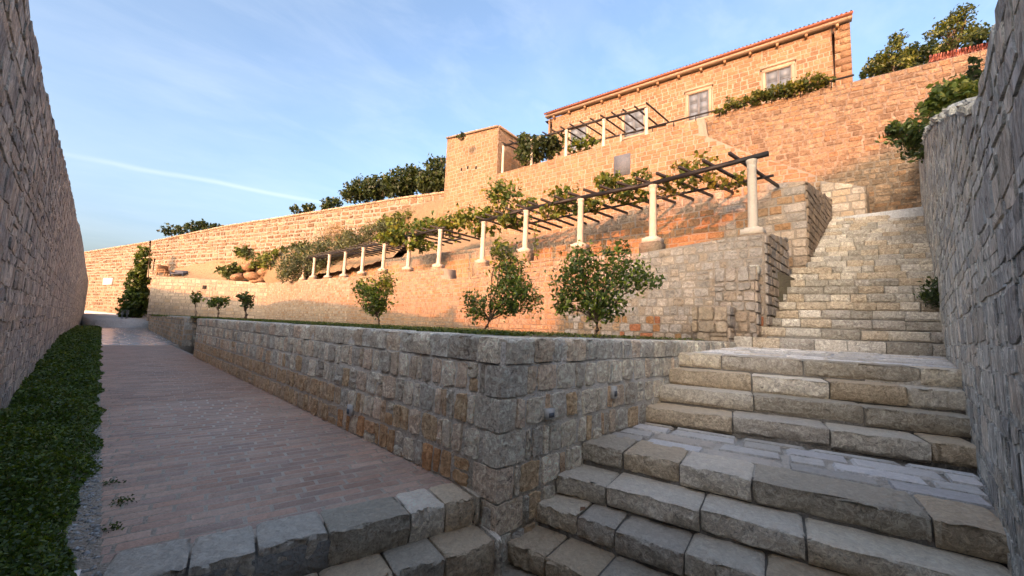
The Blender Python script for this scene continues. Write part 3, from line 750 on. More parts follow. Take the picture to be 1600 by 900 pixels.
mb.prism([(10.89, 1.345), (14.9, 1.235), (14.9, 1.9), (10.89, 1.9)], 1.5, [4.8, 5.42, 5.42, 4.8]); mb.build('mortar_core', M_wmort, tw)

# ------------------------------------------------------------------ upper terrace walls W3a, W3b
AZB = 99.45; AZA = 97.4
def on(p0, az, y): return (p0[0]+(y-p0[1])/math.tan(R_(az)), y)
pA = (15.22, 4.886); pB = (16.3, .8)
ob = new_wall('old_rubble_wall', (16.3, 1, 5), 'tall old rubble wall closing the top of the stairs, half lit orange and half in shade')
pc = Pieces('stone', M_rubble, ob, 300, 5)
A_, B_ = on(pB, AZB, 5.3), on(pB, AZB, -5)
OLD = [(1, .90, .78), (.85, .75, .64), (1.08, .94, .78), (1.05, .82, .62), (.7, .62, .55), (1.12, 1.0, .86)]
stone_face(pc, A_, B_, 4.6, 9.68, [.19, .17, .2], (.2, .42), .020, .5, .018, .16, .02, (4, 4), pal=OLD)
pc.build(); mb = Mb(); wall_body(mb, A_, B_, 4.0, 9.69, 2.4, 20); mb.build('mortar_core', M_rubble, ob)
ua = new_wall('upper_terrace_wall', (15.2, 4.9, 5), 'pale ashlar terrace wall under the upper pergola with a sloping right-hand end')
pc = Pieces('stone', M_wall, ua, 300, 5)
A_, B_ = on(pA, AZA, 15.0), on(pA, AZA, 1.42)
LA = face_frame(A_, B_)[3]
def uat(u):
    y = 15.0-u*(13.58/LA); return float(np.interp(y, [1.4, 2.05, 3.88, 4.71, 4.86, 4.9, 8, 15], [6.35, 6.81, 8.01, 8.65, 8.75, 9.47, 9.42, 9.38]))
UP = [(.94, .73, .55), (.87, .67, .50), (.98, .79, .61), (.82, .62, .46), (.91, .76, .61), (.76, .62, .49)]
stone_face(pc, A_, B_, 4.2, uat, [.2, .19, .21], (.24, .5), .013, .35, .012, .08, .006, (4, 4), pal=UP)
pc.build(); mb = Mb(); wall_body(mb, A_, B_, 3.5, uat, .45, 160); mb.build('mortar_core', M_wmort, ua)
a_, b_ = at_plane(960, 245, pA, AZA), at_plane(985, 272, pA, AZA)
mb = Mb(); mb.prism([(a_[0]-.035, a_[1]), (b_[0]-.035, b_[1]), (b_[0]+.1, b_[1]), (a_[0]+.1, a_[1])], b_[2], a_[2]); mb.build('grey_panel', M_slate, ua)
pr = new_wall('stair_head_pier', (15.4, 1, 5), 'pale squared stone pier at the left of the stair head')
pc = Pieces('ashlar_block', M_wall, pr, 60, 3)
stone_face(pc, (15.3, 1.5), (15.38, .47), 4.7, lambda u: 6.22-.38*u, [.24, .22, .26], (.26, .5), .02, .3, .014, .08, .006, (5, 5), pal=[(1.5, 1.55, 1.6), (1.7, 1.7, 1.7), (1.4, 1.42, 1.42), (1.5, 1.4, 1.25)])
stone_face(pc, (15.38, .47), (16.2, .42), 4.7, 5.83, .24, (.3, .5), .02, .3, .014, .08, .006, (4, 4), pal=[(1, .98, .94)])
pc.build(); mb = Mb(); wall_body(mb, (15.3, 1.5), (15.38, .47), 4.4, lambda u: 6.2-.38*u, .8, 4); mb.build('mortar_core', M_wmort, pr)
# floor at the top of the stairs
mb = Mb(); mb.prism([(15.0, -1.2), (17.0, -1.2), (17.0, 1.6), (15.0, 1.6)], 4.0, 4.88); tag(mb.build('stair_head_floor', M_slab), kind='structure')
# upper terrace ground behind W3
mb = Mb(); mb.prism([(15.7, 5.2), (30, 5.2), (30, 30), (13.2, 30)], 7, 9.2); mb.prism([(18.2, -12), (30, -12), (30, 5.2), (16.5, 5.2)], 7, 9.55); tag(mb.build('upper_terrace_ground', M_dry), kind='structure')

# ------------------------------------------------------------------ tower
tt = tag(empty('stone_tower', (13.6, 17, 5)), 'square flat-topped stone tower block at the left end of the upper terrace', 'tower')
pc = Pieces('stone', M_wall, tt, 300, 5)
TA, TB = on((pA[0]-.03, pA[1]), AZA, 18.95), on((pA[0]-.03, pA[1]), AZA, 15.02)
th = [( (18.95-w[1]), w[2]) for w in [at_plane(x, y, pA, AZA) for x, y in ((722, 265), (732, 262), (745, 262))]]
stone_face(pc, TA, TB, 5.0, lambda u: 12.38-.09*u, [.21, .2, .19], (.22, .5), .010, .4, .012, .08, .010, (4, 4), pal=UP, holes=[(u-.06, u+.06, z-.09, z+.09) for u, z in th])
stone_face(pc, TB, (TB[0]+4.2, TB[1]+.5), 8.8, 12.02, .2, (.22, .5), .010, .4, .012, .08, .01, (4, 4), pal=ORNG)
pc.build(); mb = Mb()
wall_body(mb, TA, TB, 4.6, lambda u: 12.36-.09*u, 4.3, 6); mb.build('mortar_core', M_wmort, tt)
for u, z in th:
    P0h, Uh, Nh, _ = face_frame(TA, TB); c = P0h+Uh*u; mb = Mb(); mb.box((c[0]-.0, c[1], z), (.05, .12, .17)); mb.build('putlog_hole', M_hole, tt)
mb = Mb(); P0h, Uh, Nh, Lh = face_frame(TA, TB)
mb.bar(P0h+Nh*.03+np.array([0, 0, 12.43]), P0h+Uh*Lh+Nh*.03+np.array([0, 0, 12.06]), .16, .09)
mb.bar(P0h+Uh*(Lh+.02)+np.array([0, 0, 12.07]), P0h+Uh*(Lh+.02)+np.array([4.2, .5, 12.07]), .16, .09)
mb.build('coping', M_wall, tt)

# ------------------------------------------------------------------ W4 long boundary wall
OLD4 = [(.95, .85, .75), (.72, .60, .50), (1.1, 1.0, .88), (.60, .50, .42), (.9, .72, .56), (1.2, 1.12, 1.0)]
bw = new_wall('boundary_wall', (5, 40, 4), 'very long high rubble boundary wall descending from the tower to the end of the path')
pc = Pieces('stone', M_rubble, bw, 300, 5)
_b4, _a4 = at_depth(698, 303, 27.0), at_depth(100, 395, 48.5)
A_, B_ = (_a4[0], _a4[1]), (_b4[0], _b4[1]); P04, U4, N4, LW = face_frame(A_, B_); AZ4 = math.degrees(math.atan2(U4[1], U4[0]))
def w4p(px, py): return at_plane(px, py, A_4, AZ4)
A_4 = A_
_tp = [((p-P04)@U4, p[2]) for p in (w4p(*q) for q in ((100, 400), (133, 395), (240, 378), (350, 355), (560, 322), (640, 309), (698, 302)))]
w4t = lerp_profile(_tp)
w4b = lerp_profile([(0, .9), ((w4p(200, 480)-P04)@U4, .9), ((w4p(300, 400)-P04)@U4, 4.2), (LW, 4.6)])
stone_face(pc, A_, B_, w4b, w4t, [.36, .30, .40], (.35, .95), .05, .7, .09, .22, .06, (3, 3), pal=OLD4, cjit=.25)
pc.build(); mb = Mb(); wall_body(mb, A_, B_, .5, w4t, .9, 60); mb.build('mortar_core', M_wmort, bw)
mb = Mb(); P0h, Uh, Nh, Lh = face_frame(A_, B_)
for i in range(90):
    u0, u1 = Lh*i/90, Lh*(i+1)/90-.03
    mb.bar(P0h+Uh*u0-Nh*.3+np.array([0, 0, w4t(u0)+.05]), P0h+Uh*u1-Nh*.3+np.array([0, 0, w4t(u1)+.05+rng.uniform(-.02, .02)]), .8, .13, pick(CREAM))
tag(mb.build('coping_stones', M_wall, bw), kind='stuff')
a_ = w4p(164, 434); b_ = w4p(176, 446)
mb = Mb(); mb.bar(a_*[1, 1, 0]+N4*.08+[0, 0, (a_[2]+b_[2])/2], b_*[1, 1, 0]+N4*.08+[0, 0, (a_[2]+b_[2])/2], .1, .75); mb.build('plaque', M_white, bw)
mb = Mb(); c = w4p(325, 427); mb.bar(c-U4*.12+N4*.06, c+U4*.12+N4*.06, .1, 1.1); mb.build('slit_opening', M_hole, bw)

# hillside ground between garden wall and boundary wall
sheet('hillside', [(11.2, 2.4, 4.2), (15.0, 2.4, 4.6), (13.2, 20, 6.6), (10.9, 20, 4.4)], M_dry, (16, 30), .05)
sheet('garden_slope', [(10.0, 20, 4.4), w4p(690, 356), w4p(350, 404), (9.3, 37.9, 4.0)], M_dry, (24, 40), .10)
sheet('garden_terrace', [(3.4, 46.3, 4.38), (9.4, 38.0, 4.1), w4p(350, 404), w4p(242, 426)], M_dry, (12, 12), .03)

# ------------------------------------------------------------------ tall left and right walls
lw = new_wall('tall_left_wall', (-.6, 6, 0), 'tall dark weathered rubble wall rising along the left of the planted strip')
def lwx(y): return -.44-.0278*np.minimum(y, 24)-.004*np.maximum(y-24, 0)
def lwt(y): return float(np.interp(y, [-14, 3.6, 4.0, 5.7, 10, 17, 26, 32, 40, 50, 58], [3.2, 3.2, 3.12, 3.24, 3.70, 4.33, 5.0, 4.9, 4.5, 4.2, 4.0]))
pc = Pieces('stone', M_rough, lw, 300, 12)
A_, B_ = (lwx(-14), -14), (lwx(57), 57); LL = face_frame(A_, B_)[3]
# faces +x: left to right seen from the path runs towards growing y
RG = [(1, 1, 1), (.8, .8, .82), (1.15, 1.13, 1.1), (.9, .85, .8), (.68, .68, .7), (1.1, 1.02, .95)]
for ya, yb, cs, ls, rs in [(-14, 2.0, [.3], (.3, .6), (3, 3)), (2.0, 12, [.12, .2, .09, .15], (.10, .42), (5, 5)), (12, 24, [.24, .2], (.25, .6), (3, 3)), (24, 57, [.24, .2], (.25, .6), (3, 3))]:
    stone_face(pc, (lwx(ya), ya), (lwx(yb), yb), -.1, lambda u, ya=ya: lwt(ya+u)+.03*math.sin(u*7)*math.sin(u*2.3), cs, ls, .012, .7, .008, .1, .025, rs, pal=RG, cjit=.3)
pc.build(); mb = Mb(); wall_body(mb, A_, (lwx(24), 24), -.6, lambda u: lwt(-14+u), 1.0, 160); wall_body(mb, (lwx(24), 24), B_, -.6, lambda u: lwt(24+u), 1.0, 40); mb.build('rubble_core', M_rough, lw)
rw = new_wall('tall_right_wall', (6, -.5, 0), 'tall grey streaked rock wall rising beside the staircase on the right')
def rwy(x): return -.28-.0271*x
def rwt(x): return float(np.interp(x, [-2, 2.2, 3.05, 4.45, 7.1, 9, 16.3, 17], [2.5, 2.47, 2.42, 2.98, 4.0, 4.62, 6.7, 6.9]))
pc = Pieces('stone', M_rough2, rw, 300, 12)
def rwb(x):
    z = -.6
    for s_ in steps:
        if s_[0]+.7 < x: z = s_[3]-.25
    return z
for xa, xb, cs, ls, rs in [(17, 8, [.22, .18], (.2, .45), (4, 4)), (8, .9, [.12, .19, .09, .15], (.10, .42), (5, 5)), (.9, -2, [.25], (.3, .5), (3, 3))]:
    stone_face(pc, (xa, rwy(xa)), (xb, rwy(xb)), lambda u, xa=xa: rwb(xa-u), lambda u, xa=xa: rwt(xa-u)+.03*math.sin(u*9), cs, ls, .009, .6, .008, .1, .025, rs, pal=RG, cjit=.3)
pc.build(); mb = Mb(); wall_body(mb, (17, rwy(17)), (-2, rwy(-2)), -.8, lambda u: rwt(17-u), .9, 60); mb.build('rubble_core', M_rough2, rw)
# rubble packing on the right wall's top
pc = Pieces('coping_rock', M_rough2, rw, 40, 4)
x = 3.3
while x < 16:
    l = rng.uniform(.15, .4); z = rwt(x+l/2); D = np.array([-l, .027*l, rwt(x)-rwt(x+l)]); D /= np.linalg.norm(D)
    V, F = block(np.array([x+l, rwy(x+l)+.02, rwt(x+l)+.04+rng.uniform(-.02, .03)]), D, np.array([0, -1., 0]), l-.03, .4, .08, 4, .022, .02, .0)
    pc.add(V, F[:, ::-1], pick(RG)); x += l
pc.build()

# ------------------------------------------------------------------ house
HP = (pB[0]-0.0+(4.82-.8)/math.tan(R_(AZB))+5-.0, 4.82); AZH = 98.18
HP = (q_ := on(pB, AZB, 4.82)); HP = (HP[0]+5, HP[1])
house = tag(empty('stone_house', (20, 8, 9)), 'long stone house with a corbelled eave and shuttered windows on the top terrace', 'house')
HA, HB = at_plane(857, 190, HP, AZH), at_plane(1329, 90, HP, AZH)
HA, HB = (HA[0], HA[1]), (HB[0], HB[1])
P0h, Uh, Nh, Lh = face_frame(HA, HB)
def hu(px, py): p = at_plane(px, py, HP, AZH); return (p-P0h)@Uh, p[2]
wins = []
for (x0, y0, x1, y1) in [(893, 203, 917, 240), (977, 178, 1006, 210), (1077, 148, 1107, 184), (1197, 110, 1235, 142)]:
    u0, z1 = hu(x0, y0); u1, z1b = hu(x1, y0-(x1-x0)*.2); _, z0 = hu(x0, y1); wins.append((u0, u1, 12.30, 13.75))
mb = Mb(); wall_body(mb, HA, HB, 9, 14.95, 6.5, 6); mb.build('wall_core', M_wmort, house)
pc = Pieces('stone', M_wall, house, 300, 4)
HPAL = [(.82, .62, .46), (.74, .57, .43), (.88, .71, .55), (.64, .50, .40), (.78, .61, .46), (.9, .73, .57)]
stone_face(pc, HA, HB, 9.6, 14.95, [.23, .2, .22], (.22, .55), .011, .4, .014, .08, .012, (4, 4), pal=HPAL, holes=[(a-.2, b+.2, c-.2, d+.24) for a, b, c, d in wins])
gB = (HB[0]-Nh[0]*6.5, HB[1]-Nh[1]*6.5)
stone_face(pc, HB, gB, 9.6, lambda u: 14.95+.47*min(u, 6.5-u), [.25, .22], (.3, .6), .02, .4, .016, .1, .012, (4, 4), pal=UP)
pc.build()
# gable backing
mb = Mb(); B3 = np.array([HB[0], HB[1], 0.]); G3 = np.array([gB[0], gB[1], 0.]); Zv = np.array([0, 0, 1.])
for end in (B3-Uh*.01, P0h+Uh*.02):
    e2 = end+(G3-B3); md = (end+e2)/2
    mb.add([end+Zv*14.9, e2+Zv*14.9, md+Zv*16.42, end-Uh*.0+Zv*14.9+Uh*-.3, e2+Zv*14.9-Uh*.3, md+Zv*16.42-Uh*.3], [[0, 1, 2, 2], [3, 5, 4, 4], [0, 2, 5, 3], [1, 4, 5, 2]])
mb2 = Mb(); mb2.V = mb.V; mb2.T = mb.T; mb2.n = mb.n
F_ = [[int(v) for v in dict.fromkeys(f)] for f in np.concatenate(mb.F).tolist()]
mesh_obj('gable', np.concatenate(mb.V), F_, M_wmort, house, np.ones((mb.n, 3)), False)
# quoins
mb = Mb(); z = 9.7; i = 0
while z < 14.7:
    w = .55 if i % 2 else .32; c = P0h+Uh*(Lh-w/2+.015)+Nh*.02; mb.bar(P0h+Uh*(Lh-w)+Nh*.0+Zv*(z+.15), P0h+Uh*(Lh+.03)+Zv*(z+.15), .09, .29, pick(HPAL)); z += .31; i += 1
mb.build('quoins', M_wall, house)
# cornice, corbels, gutter tiles, roof
mb = Mb(); mb.bar(P0h-Uh*.1+Nh*.13+Zv*15.06, P0h+Uh*(Lh+.1)+Nh*.13+Zv*15.06, .34, .10); mb.build('cornice', M_frame, house)
for i in range(14):
    u = .5+i*(Lh-.9)/13; mb = Mb(); mb.bar(P0h+Uh*u+Zv*14.9-Nh*.02, P0h+Uh*u+Nh*.24+Zv*14.9, .10, .11, pick(HPAL, .05)); mb.build('corbel', M_frame, house)
mb = Mb(); rid = 15.12+.47*3.4
e0 = P0h-Uh*.12; e1 = P0h+Uh*(Lh+.12); back = -Nh*3.25
for s_ in (1, -1):
    a0 = e0+Nh*.42+Zv*15.12 if s_ == 1 else e0-Nh*6.92+Zv*15.12
    a1 = e1+Nh*.42+Zv*15.12 if s_ == 1 else e1-Nh*6.92+Zv*15.12
    r0 = e0-Nh*3.25+Zv*16.85; r1 = e1-Nh*3.25+Zv*16.85
    mb.add([a0, a1, r1, r0, a0+Zv*.08, a1+Zv*.08, r1+Zv*.08, r0+Zv*.08], [[0, 3, 2, 1], [4, 5, 6, 7], [0, 1, 5, 4], [1, 2, 6, 5], [2, 3, 7, 6], [3, 0, 4, 7]])
roof = mb.build('roof', M_tile, house)
mb = Mb(); nt_ = 96
for i in range(nt_):
    u = -.05+i*(Lh+.1)/(nt_-1); c = P0h+Uh*u
    a = c+Nh*.435+Zv*15.19; b = c-Nh*3.25+Zv*16.95
    mb.tube([a, b], [.04, .04], 6, pick([(1, 1, 1), (1.2, 1.1, 1), (.8, .8, .8)]))
o = mb.build('roof_tiles', M_tile, roof); tag(o, kind='stuff')
# drainpipes
for u, zb0 in ((hu(1303, 90)[0], 9.7), (hu(862, 195)[0], 9.7)):
    mb = Mb(); c = P0h+Uh*u+Nh*.09; mb.tube([c+Zv*zb0, c+Zv*14.6, c+Nh*.15+Zv*14.95], [.05, .05, .05], 8); mb.build('drainpipe', M_pipe, house, True)
# windows
for (a, b, z0, z1) in wins:
    mb = Mb(); w = .17
    mb.bar(P0h+Uh*(a-w/2)+Nh*.03+Zv*z0, P0h+Uh*(a-w/2)+Nh*.03+Zv*z1, w, .12); mb.bar(P0h+Uh*(b+w/2)+Nh*.03+Zv*z0, P0h+Uh*(b+w/2)+Nh*.03+Zv*z1, w, .12)
    mb.bar(P0h+Uh*(a-w)+Nh*.035+Zv*(z1+.09), P0h+Uh*(b+w)+Nh*.035+Zv*(z1+.09), .14, .18)
    mb.bar(P0h+Uh*(a-w-.06)+Nh*.05+Zv*(z1+.23), P0h+Uh*(b+w+.06)+Nh*.05+Zv*(z1+.23), .24, .09)
    mb.bar(P0h+Uh*(a-w-.05)+Nh*.05+Zv*(z0-.07), P0h+Uh*(b+w+.05)+Nh*.05+Zv*(z0-.07), .22, .12)
    win = mb.build('window', M_frame, house)
    for s0, s1 in ((a, (a+b)/2-.012), ((a+b)/2+.012, b)):
        hs = (z1-z0)/3
        for j in range(3):
            mb = Mb(); mb.bar(P0h+Uh*(s0+.04)+Nh*.006+Zv*(z0+hs*(j+.5)), P0h+Uh*(s1-.04)+Nh*.006+Zv*(z0+hs*(j+.5)), .02, hs-.05)
            x_ = mesh_obj('pane', np.concatenate(mb.V), np.concatenate(mb.F), M_glass, win, np.ones((mb.n, 3)), False)
        mb = Mb()
        for uu in (s0+.02, s1-.02): mb.bar(P0h+Uh*uu+Nh*.018+Zv*z0, P0h+Uh*uu+Nh*.018+Zv*z1, .045, .045)
        for j in range(4): mb.bar(P0h+Uh*(s0+.04)+Nh*.018+Zv*(z0+.02+(z1-z0-.04)*j/3), P0h+Uh*(s1-.04)+Nh*.018+Zv*(z0+.02+(z1-z0-.04)*j/3), .04, .045)
        mesh_obj('sash', np.concatenate(mb.V), np.concatenate(mb.F), M_sash, win, np.ones((mb.n, 3)), False)
# red roofed outbuilding behind the rubble wall
ot = tag(empty('red_roofed_outbuilding', (27, -2.5, 13)), 'low outbuilding showing only a red tiled roof above the rubble wall on the right', 'building')
a0, a1 = at_depth(1450, 101, 17.5), at_depth(1552, 78, 18.3); up_ = np.array([.72, -.1, .70])
mb = Mb(); mb.prism([tuple(a1[:2]), tuple(a1[:2]+np.array([4, 0])), tuple(a0[:2]+np.array([4, 0])), tuple(a0[:2])], 9, [a1[2]-.05, a1[2]-.05, a0[2]-.05, a0[2]-.05]); mb.build('wall', M_wall, ot)
mb = Mb(); mb.add([a0, a1, a1+up_, a0+up_], [[0, 1, 2, 3]]); rf = mb.build('roof', M_tile, ot)
for i in range(26):
    f = (i+.5)/26; mb = Mb(); s0 = a0+(a1-a0)*f+np.array([-.08, 0, .02]); mb.tube([s0, s0+up_], [.045, .045], 6, pick([(1.9, 1.5, 1.5), (1.6, 1.25, 1.3)])); mb.build('tile', M_tile, rf, True)

# ------------------------------------------------------------------ pergolas
def column(parent, base, h, w=.16, plinth=True, name='column'):
    mb = Mb(); sg = 8; x, y, z = base
    prof = [(0, 1.0), (.03, .98), (.5, .94), (.86, .88), (.885, .98), (.90, .98), (.905, .9), (.94, .95), (.97, 1.10), (1.0, 1.16)]
    z0 = z+(.10 if plinth else 0); hh = h-(.10 if plinth else 0)
    P = [[x+w*.54*r*math.cos(t*math.pi/4+math.pi/8), y+w*.54*r*math.sin(t*math.pi/4+math.pi/8), z0+hh*f] for f, r in prof for t in range(sg)]
    F = [[i*sg+k, i*sg+(k+1) % sg, (i+1)*sg+(k+1) % sg, (i+1)*sg+k] for i in range(len(prof)-1) for k in range(sg)]
    n = len(prof)-1; F += [[n*sg+0, n*sg+1, n*sg+2, n*sg+3], [n*sg+0, n*sg+3, n*sg+4, n*sg+7], [n*sg+4, n*sg+5, n*sg+6, n*sg+7]]
    mb.add(P, F, pick([(1, 1, 1), (1.04, 1.03, 1.02), (.95, .95, .95)], .03)); c = mb.build(name, M_column, parent)
    if plinth:
        mb = Mb(); zl = w1z(y)-.06; mp_ = Mb(); mp_.box((x-.03, y, (z-.012+zl)/2), (w*2.5, w*2.7, z-.012-zl), pick(WARM)); mesh_obj('pedestal', np.concatenate(mp_.V), np.concatenate(mp_.F), M_wall, c, np.concatenate(mp_.T), False); mb.box((x, y, z+.045), (w*2.2, w*2.2, .11), pick([(1, 1, 1), (.92, .9, .88)])); mb.box((x, y, z+.11), (w*1.5, w*1.5, .05)); mesh_obj('plinth', np.concatenate(mb.V), np.concatenate(mb.F), M_column, c, np.concatenate(mb.T), False)
    return c
COLS = [(1177, 368, 250), (1020, 380, 290), (906, 388, 312), (820, 395, 330), (753, 412, 348), (685, 418, 360), (637, 422, 372), (598, 424, 382), (565, 428, 388), (537, 432, 395), (512, 434, 399), (489, 434, 404), (473, 437, 408)]
WC = (8.26, 1.77)
cpos = []
for a, b, t in COLS:
    p = at_plane(a, b, WC, W1az); q = at_plane(a, t, WC, W1az); cpos.append((p, q[2]-p[2]))
def pergola(name, label, idx, nb):
    pg = tag(empty(name, tuple(cpos[idx[0]][0])), label, 'pergola')
    tops = []
    for i in idx:
        p, h = cpos[i]; column(pg, p, h); tops.append(p+np.array([0, 0, h]))
    tops = [np.array(t) for t in tops]
    d0 = tops[0]-tops[1]; d0 /= np.linalg.norm(d0); d1 = tops[-1]-tops[-2]; d1 /= np.linalg.norm(d1)
    line = [tops[0]+d0*.28]+tops[1:-1]+[tops[-1]+d1*.22]
    off = np.array([0, 0, .05])
    for a, b in zip(line[:-1], line[1:]):
        mb = Mb(); mb.bar(a+off, b+off, .06, .085); mb.build('beam', M_beam, pg)
    ys = [t[1] for t in line]; zs = [t[2] for t in line]; xs = [t[0] for t in line]
    o_ = np.argsort(ys); ys = np.array(ys)[o_]; zs = np.array(zs)[o_]; xs = np.array(xs)[o_]
    for i in range(nb):
        y = ys[0]+.55+(ys[-1]-ys[0]-.7)*i/(nb-1)
        f = np.array([np.interp(y, ys, xs)-.28, y+.04, np.interp(y, ys, zs)+.14]); yy = y-.25
        bkz = max(w2z(yy)-.16, f[2]-.12) if w2z(yy)-.16 < f[2]-.25 else w2z(yy)-.10
        b = np.array([w2(yy)-.05, yy, bkz])
        mb = Mb(); mb.bar(f, b, .045, .06, pick([(1, 1, 1), (1.3, 1.2, 1.1)])); mb.build('cross_beam', M_beam, pg)
    mb = Mb(); ya, yb = ys[0]+.2, ys[-1]-.1; za, zb2 = np.interp(ya, ys, zs)+.12, np.interp(yb, ys, zs)+.12
    mb.bar((w2(ya)-1.1, ya, (za+w2z(ya)-.1)/2-.02), (w2(yb)-1.1, yb, (zb2+max(w2z(yb)-.16, zb2-.12))/2-.02), .04, .05); mb.build('rear_rail', M_beam, pg)
    return pg
pergola('near_pergola', 'nearer lower pergola of five white columns with dark beams, beside the stairs', [0, 1, 2, 3, 4], 17)
pergola('far_pergola', 'farther lower pergola of eight white columns running down to the olive bush', [5, 6, 7, 8, 9, 10, 11, 12], 28)
# upper pergola
up = tag(empty('upper_pergola', (14.5, 10, 9.4)), 'upper pergola of slim columns and thin dark beams in front of the house', 'pergola')
UC = [(785, 268, 229), (830, 257, 219), (884, 244, 204), (943, 230, 187), (1010, 205, 170)]
pU = (pA[0]+.15, pA[1]); tops = []
for a, b, t in UC:
    p = at_plane(a, b, pU, AZA); q = at_plane(a, t, pU, AZA); p[2] = 9.38; column(up, p, q[2]-p[2], .14, False); tops.append(np.array([p[0], p[1], q[2]]))
for a, b in zip(tops[:-1], tops[1:]):
    mb = Mb(); mb.bar(a+np.array([0, .0, .03]), b+np.array([0, 0, .03]), .07, .08); mb.build('beam', M_beam, up)
RX = 1.75
rb = [t+np.array([RX, .1, .02]) for t in tops]
mb = Mb(); mb.bar(rb[0], rb[-1]+(rb[-1]-rb[-2])*.1, .06, .07); mb.build('rear_beam', M_beam, up)
mb = Mb(); e_ = rb[-1]+(rb[-1]-rb[-2])*.1
for i in range(16):
    f = i/15; y = tops[0][1]+(tops[-1][1]-tops[0][1])*f-.15; ys = [t[1] for t in tops][::-1]
    x0 = np.interp(y, ys, [t[0] for t in tops][::-1]); z0 = np.interp(y, ys, [t[2] for t in tops][::-1])
    mb = Mb(); mb.bar((x0-.28, y+.03, z0+.10), (x0+RX+.1, y-.05, z0+.10), .05, .055); mb.build('cross_beam', M_beam, up)
for t in rb[1:4:2]:
    mb = Mb(); mb.bar(np.array([t[0], t[1], 9.2]), t, .1, .1); mb.build('rear_post', M_column, up)
hr = tag(empty('vine_wire', (15.6, 4, 10)), 'thin dark rail carrying vine along the top of the rubble wall below the house', 'rail')
mb = Mb(); g1 = at_plane(1010, 203, (pB[0]-.1, pB[1]), AZB); g2 = at_plane(1335, 127, (pB[0]-.1, pB[1]), AZB)
g1[2] = 9.82; g2[2] = 9.86
mb.bar(g1, g2, .04, .05)
for i in range(8):
    p = g1+(g2-g1)*(i+.3)/8; mb.bar((p[0], p[1], 9.6), p, .03, .03)
mb.build('rail', M_beam, hr)

# ------------------------------------------------------------------ foliage
def leaves_mesh(P, size, tint, upbias=.3, elong=1.8, fold=.25):
    """P: n x 3 centres -> leaf quads made of two folded halves"""
    n = len(P); d = rng.normal(size=(n, 3)); d[:, 2] -= .15; d /= np.linalg.norm(d, axis=1)[:, None]
    nn = rng.normal(size=(n, 3)); nn[:, 2] = np.abs(nn[:, 2])+upbias
    s = np.cross(d, nn); s /= np.linalg.norm(s, axis=1)[:, None]+1e-9; nn = np.cross(s, d)
    sz = (size*(.6+.8*rng.random(n)))[:, None] if np.isscalar(size) else size[:, None]
    w = sz/elong
    V = np.stack([P-d*sz*.5, P+s*w*.5+nn*w*fold, P+d*sz*.5, P-s*w*.5+nn*w*fold], 1)
    F = np.arange(n*4).reshape(n, 4)
    return V.reshape(-1, 3), F, np.repeat(tint, 4, axis=0)
def crown_points(blobs, n, clump=.35, per=14, shell=.55):
    """blobs: (centre, radii). leaves in small clumps scattered mostly in the outer shell"""
    wts = np.array([b[1][0]*b[1][1]*b[1][2] for b in blobs])**.67; wts = wts/wts.sum()
    nc = max(1, n//per); which = rng.choice(len(blobs), nc, p=wts)
    d = rng.normal(size=(nc, 3)); d /= np.linalg.norm(d, axis=1)[:, None]
    r = shell+(1-shell)*rng.random(nc)**.7; r = np.where(rng.random(nc) < .2, rng.random(nc), r)
    r *= (1+.18*np.sin(d[:, 0]*5+which)*np.cos(d[:, 2]*6+which*2))
    C = np.array([blobs[i][0] for i in which]); Rr = np.array([blobs[i][1] for i in which])
    cc = C+d*r[:, None]*Rr
    P = np.repeat(cc, per, axis=0)+rng.normal(size=(nc*per, 3))*np.repeat(Rr.min(1), per)[:, None]*clump*.45
    return P, np.repeat(np.arange(nc), per)
def ltint(n, cl=None, pal=((1, 1, 1), (1.4, 1.35, 1.1), (.7, .75, .7)), j=.25):
    base = np.array(pal)[rng.integers(len(pal), size=(n if cl is None else cl.max()+1))]
    if cl is not None: base = base[cl]
    return np.clip(base*(1+rng.uniform(-j, j, (n, 1))), .1, 4)
def crown(name, blobs, n, size, mat, parent=None, pal=((1, 1, 1), (1.4, 1.35, 1.1), (.7, .75, .7)), elong=1.8, clump=.35, per=14, shell=.55, loc=None):
    P, cl = crown_points(blobs, n, clump, per, shell); V, F, T = leaves_mesh(P, size, ltint(len(P), cl, pal), elong=elong)
    if parent is None and loc is not None:
        o = mesh_obj(name, V-np.array(loc), F, mat, None, T, False); o.location = loc; return o
    return mesh_obj(name, V, F, mat, parent, T, False)
PXM = lambda r, d: r*d/CAM_F
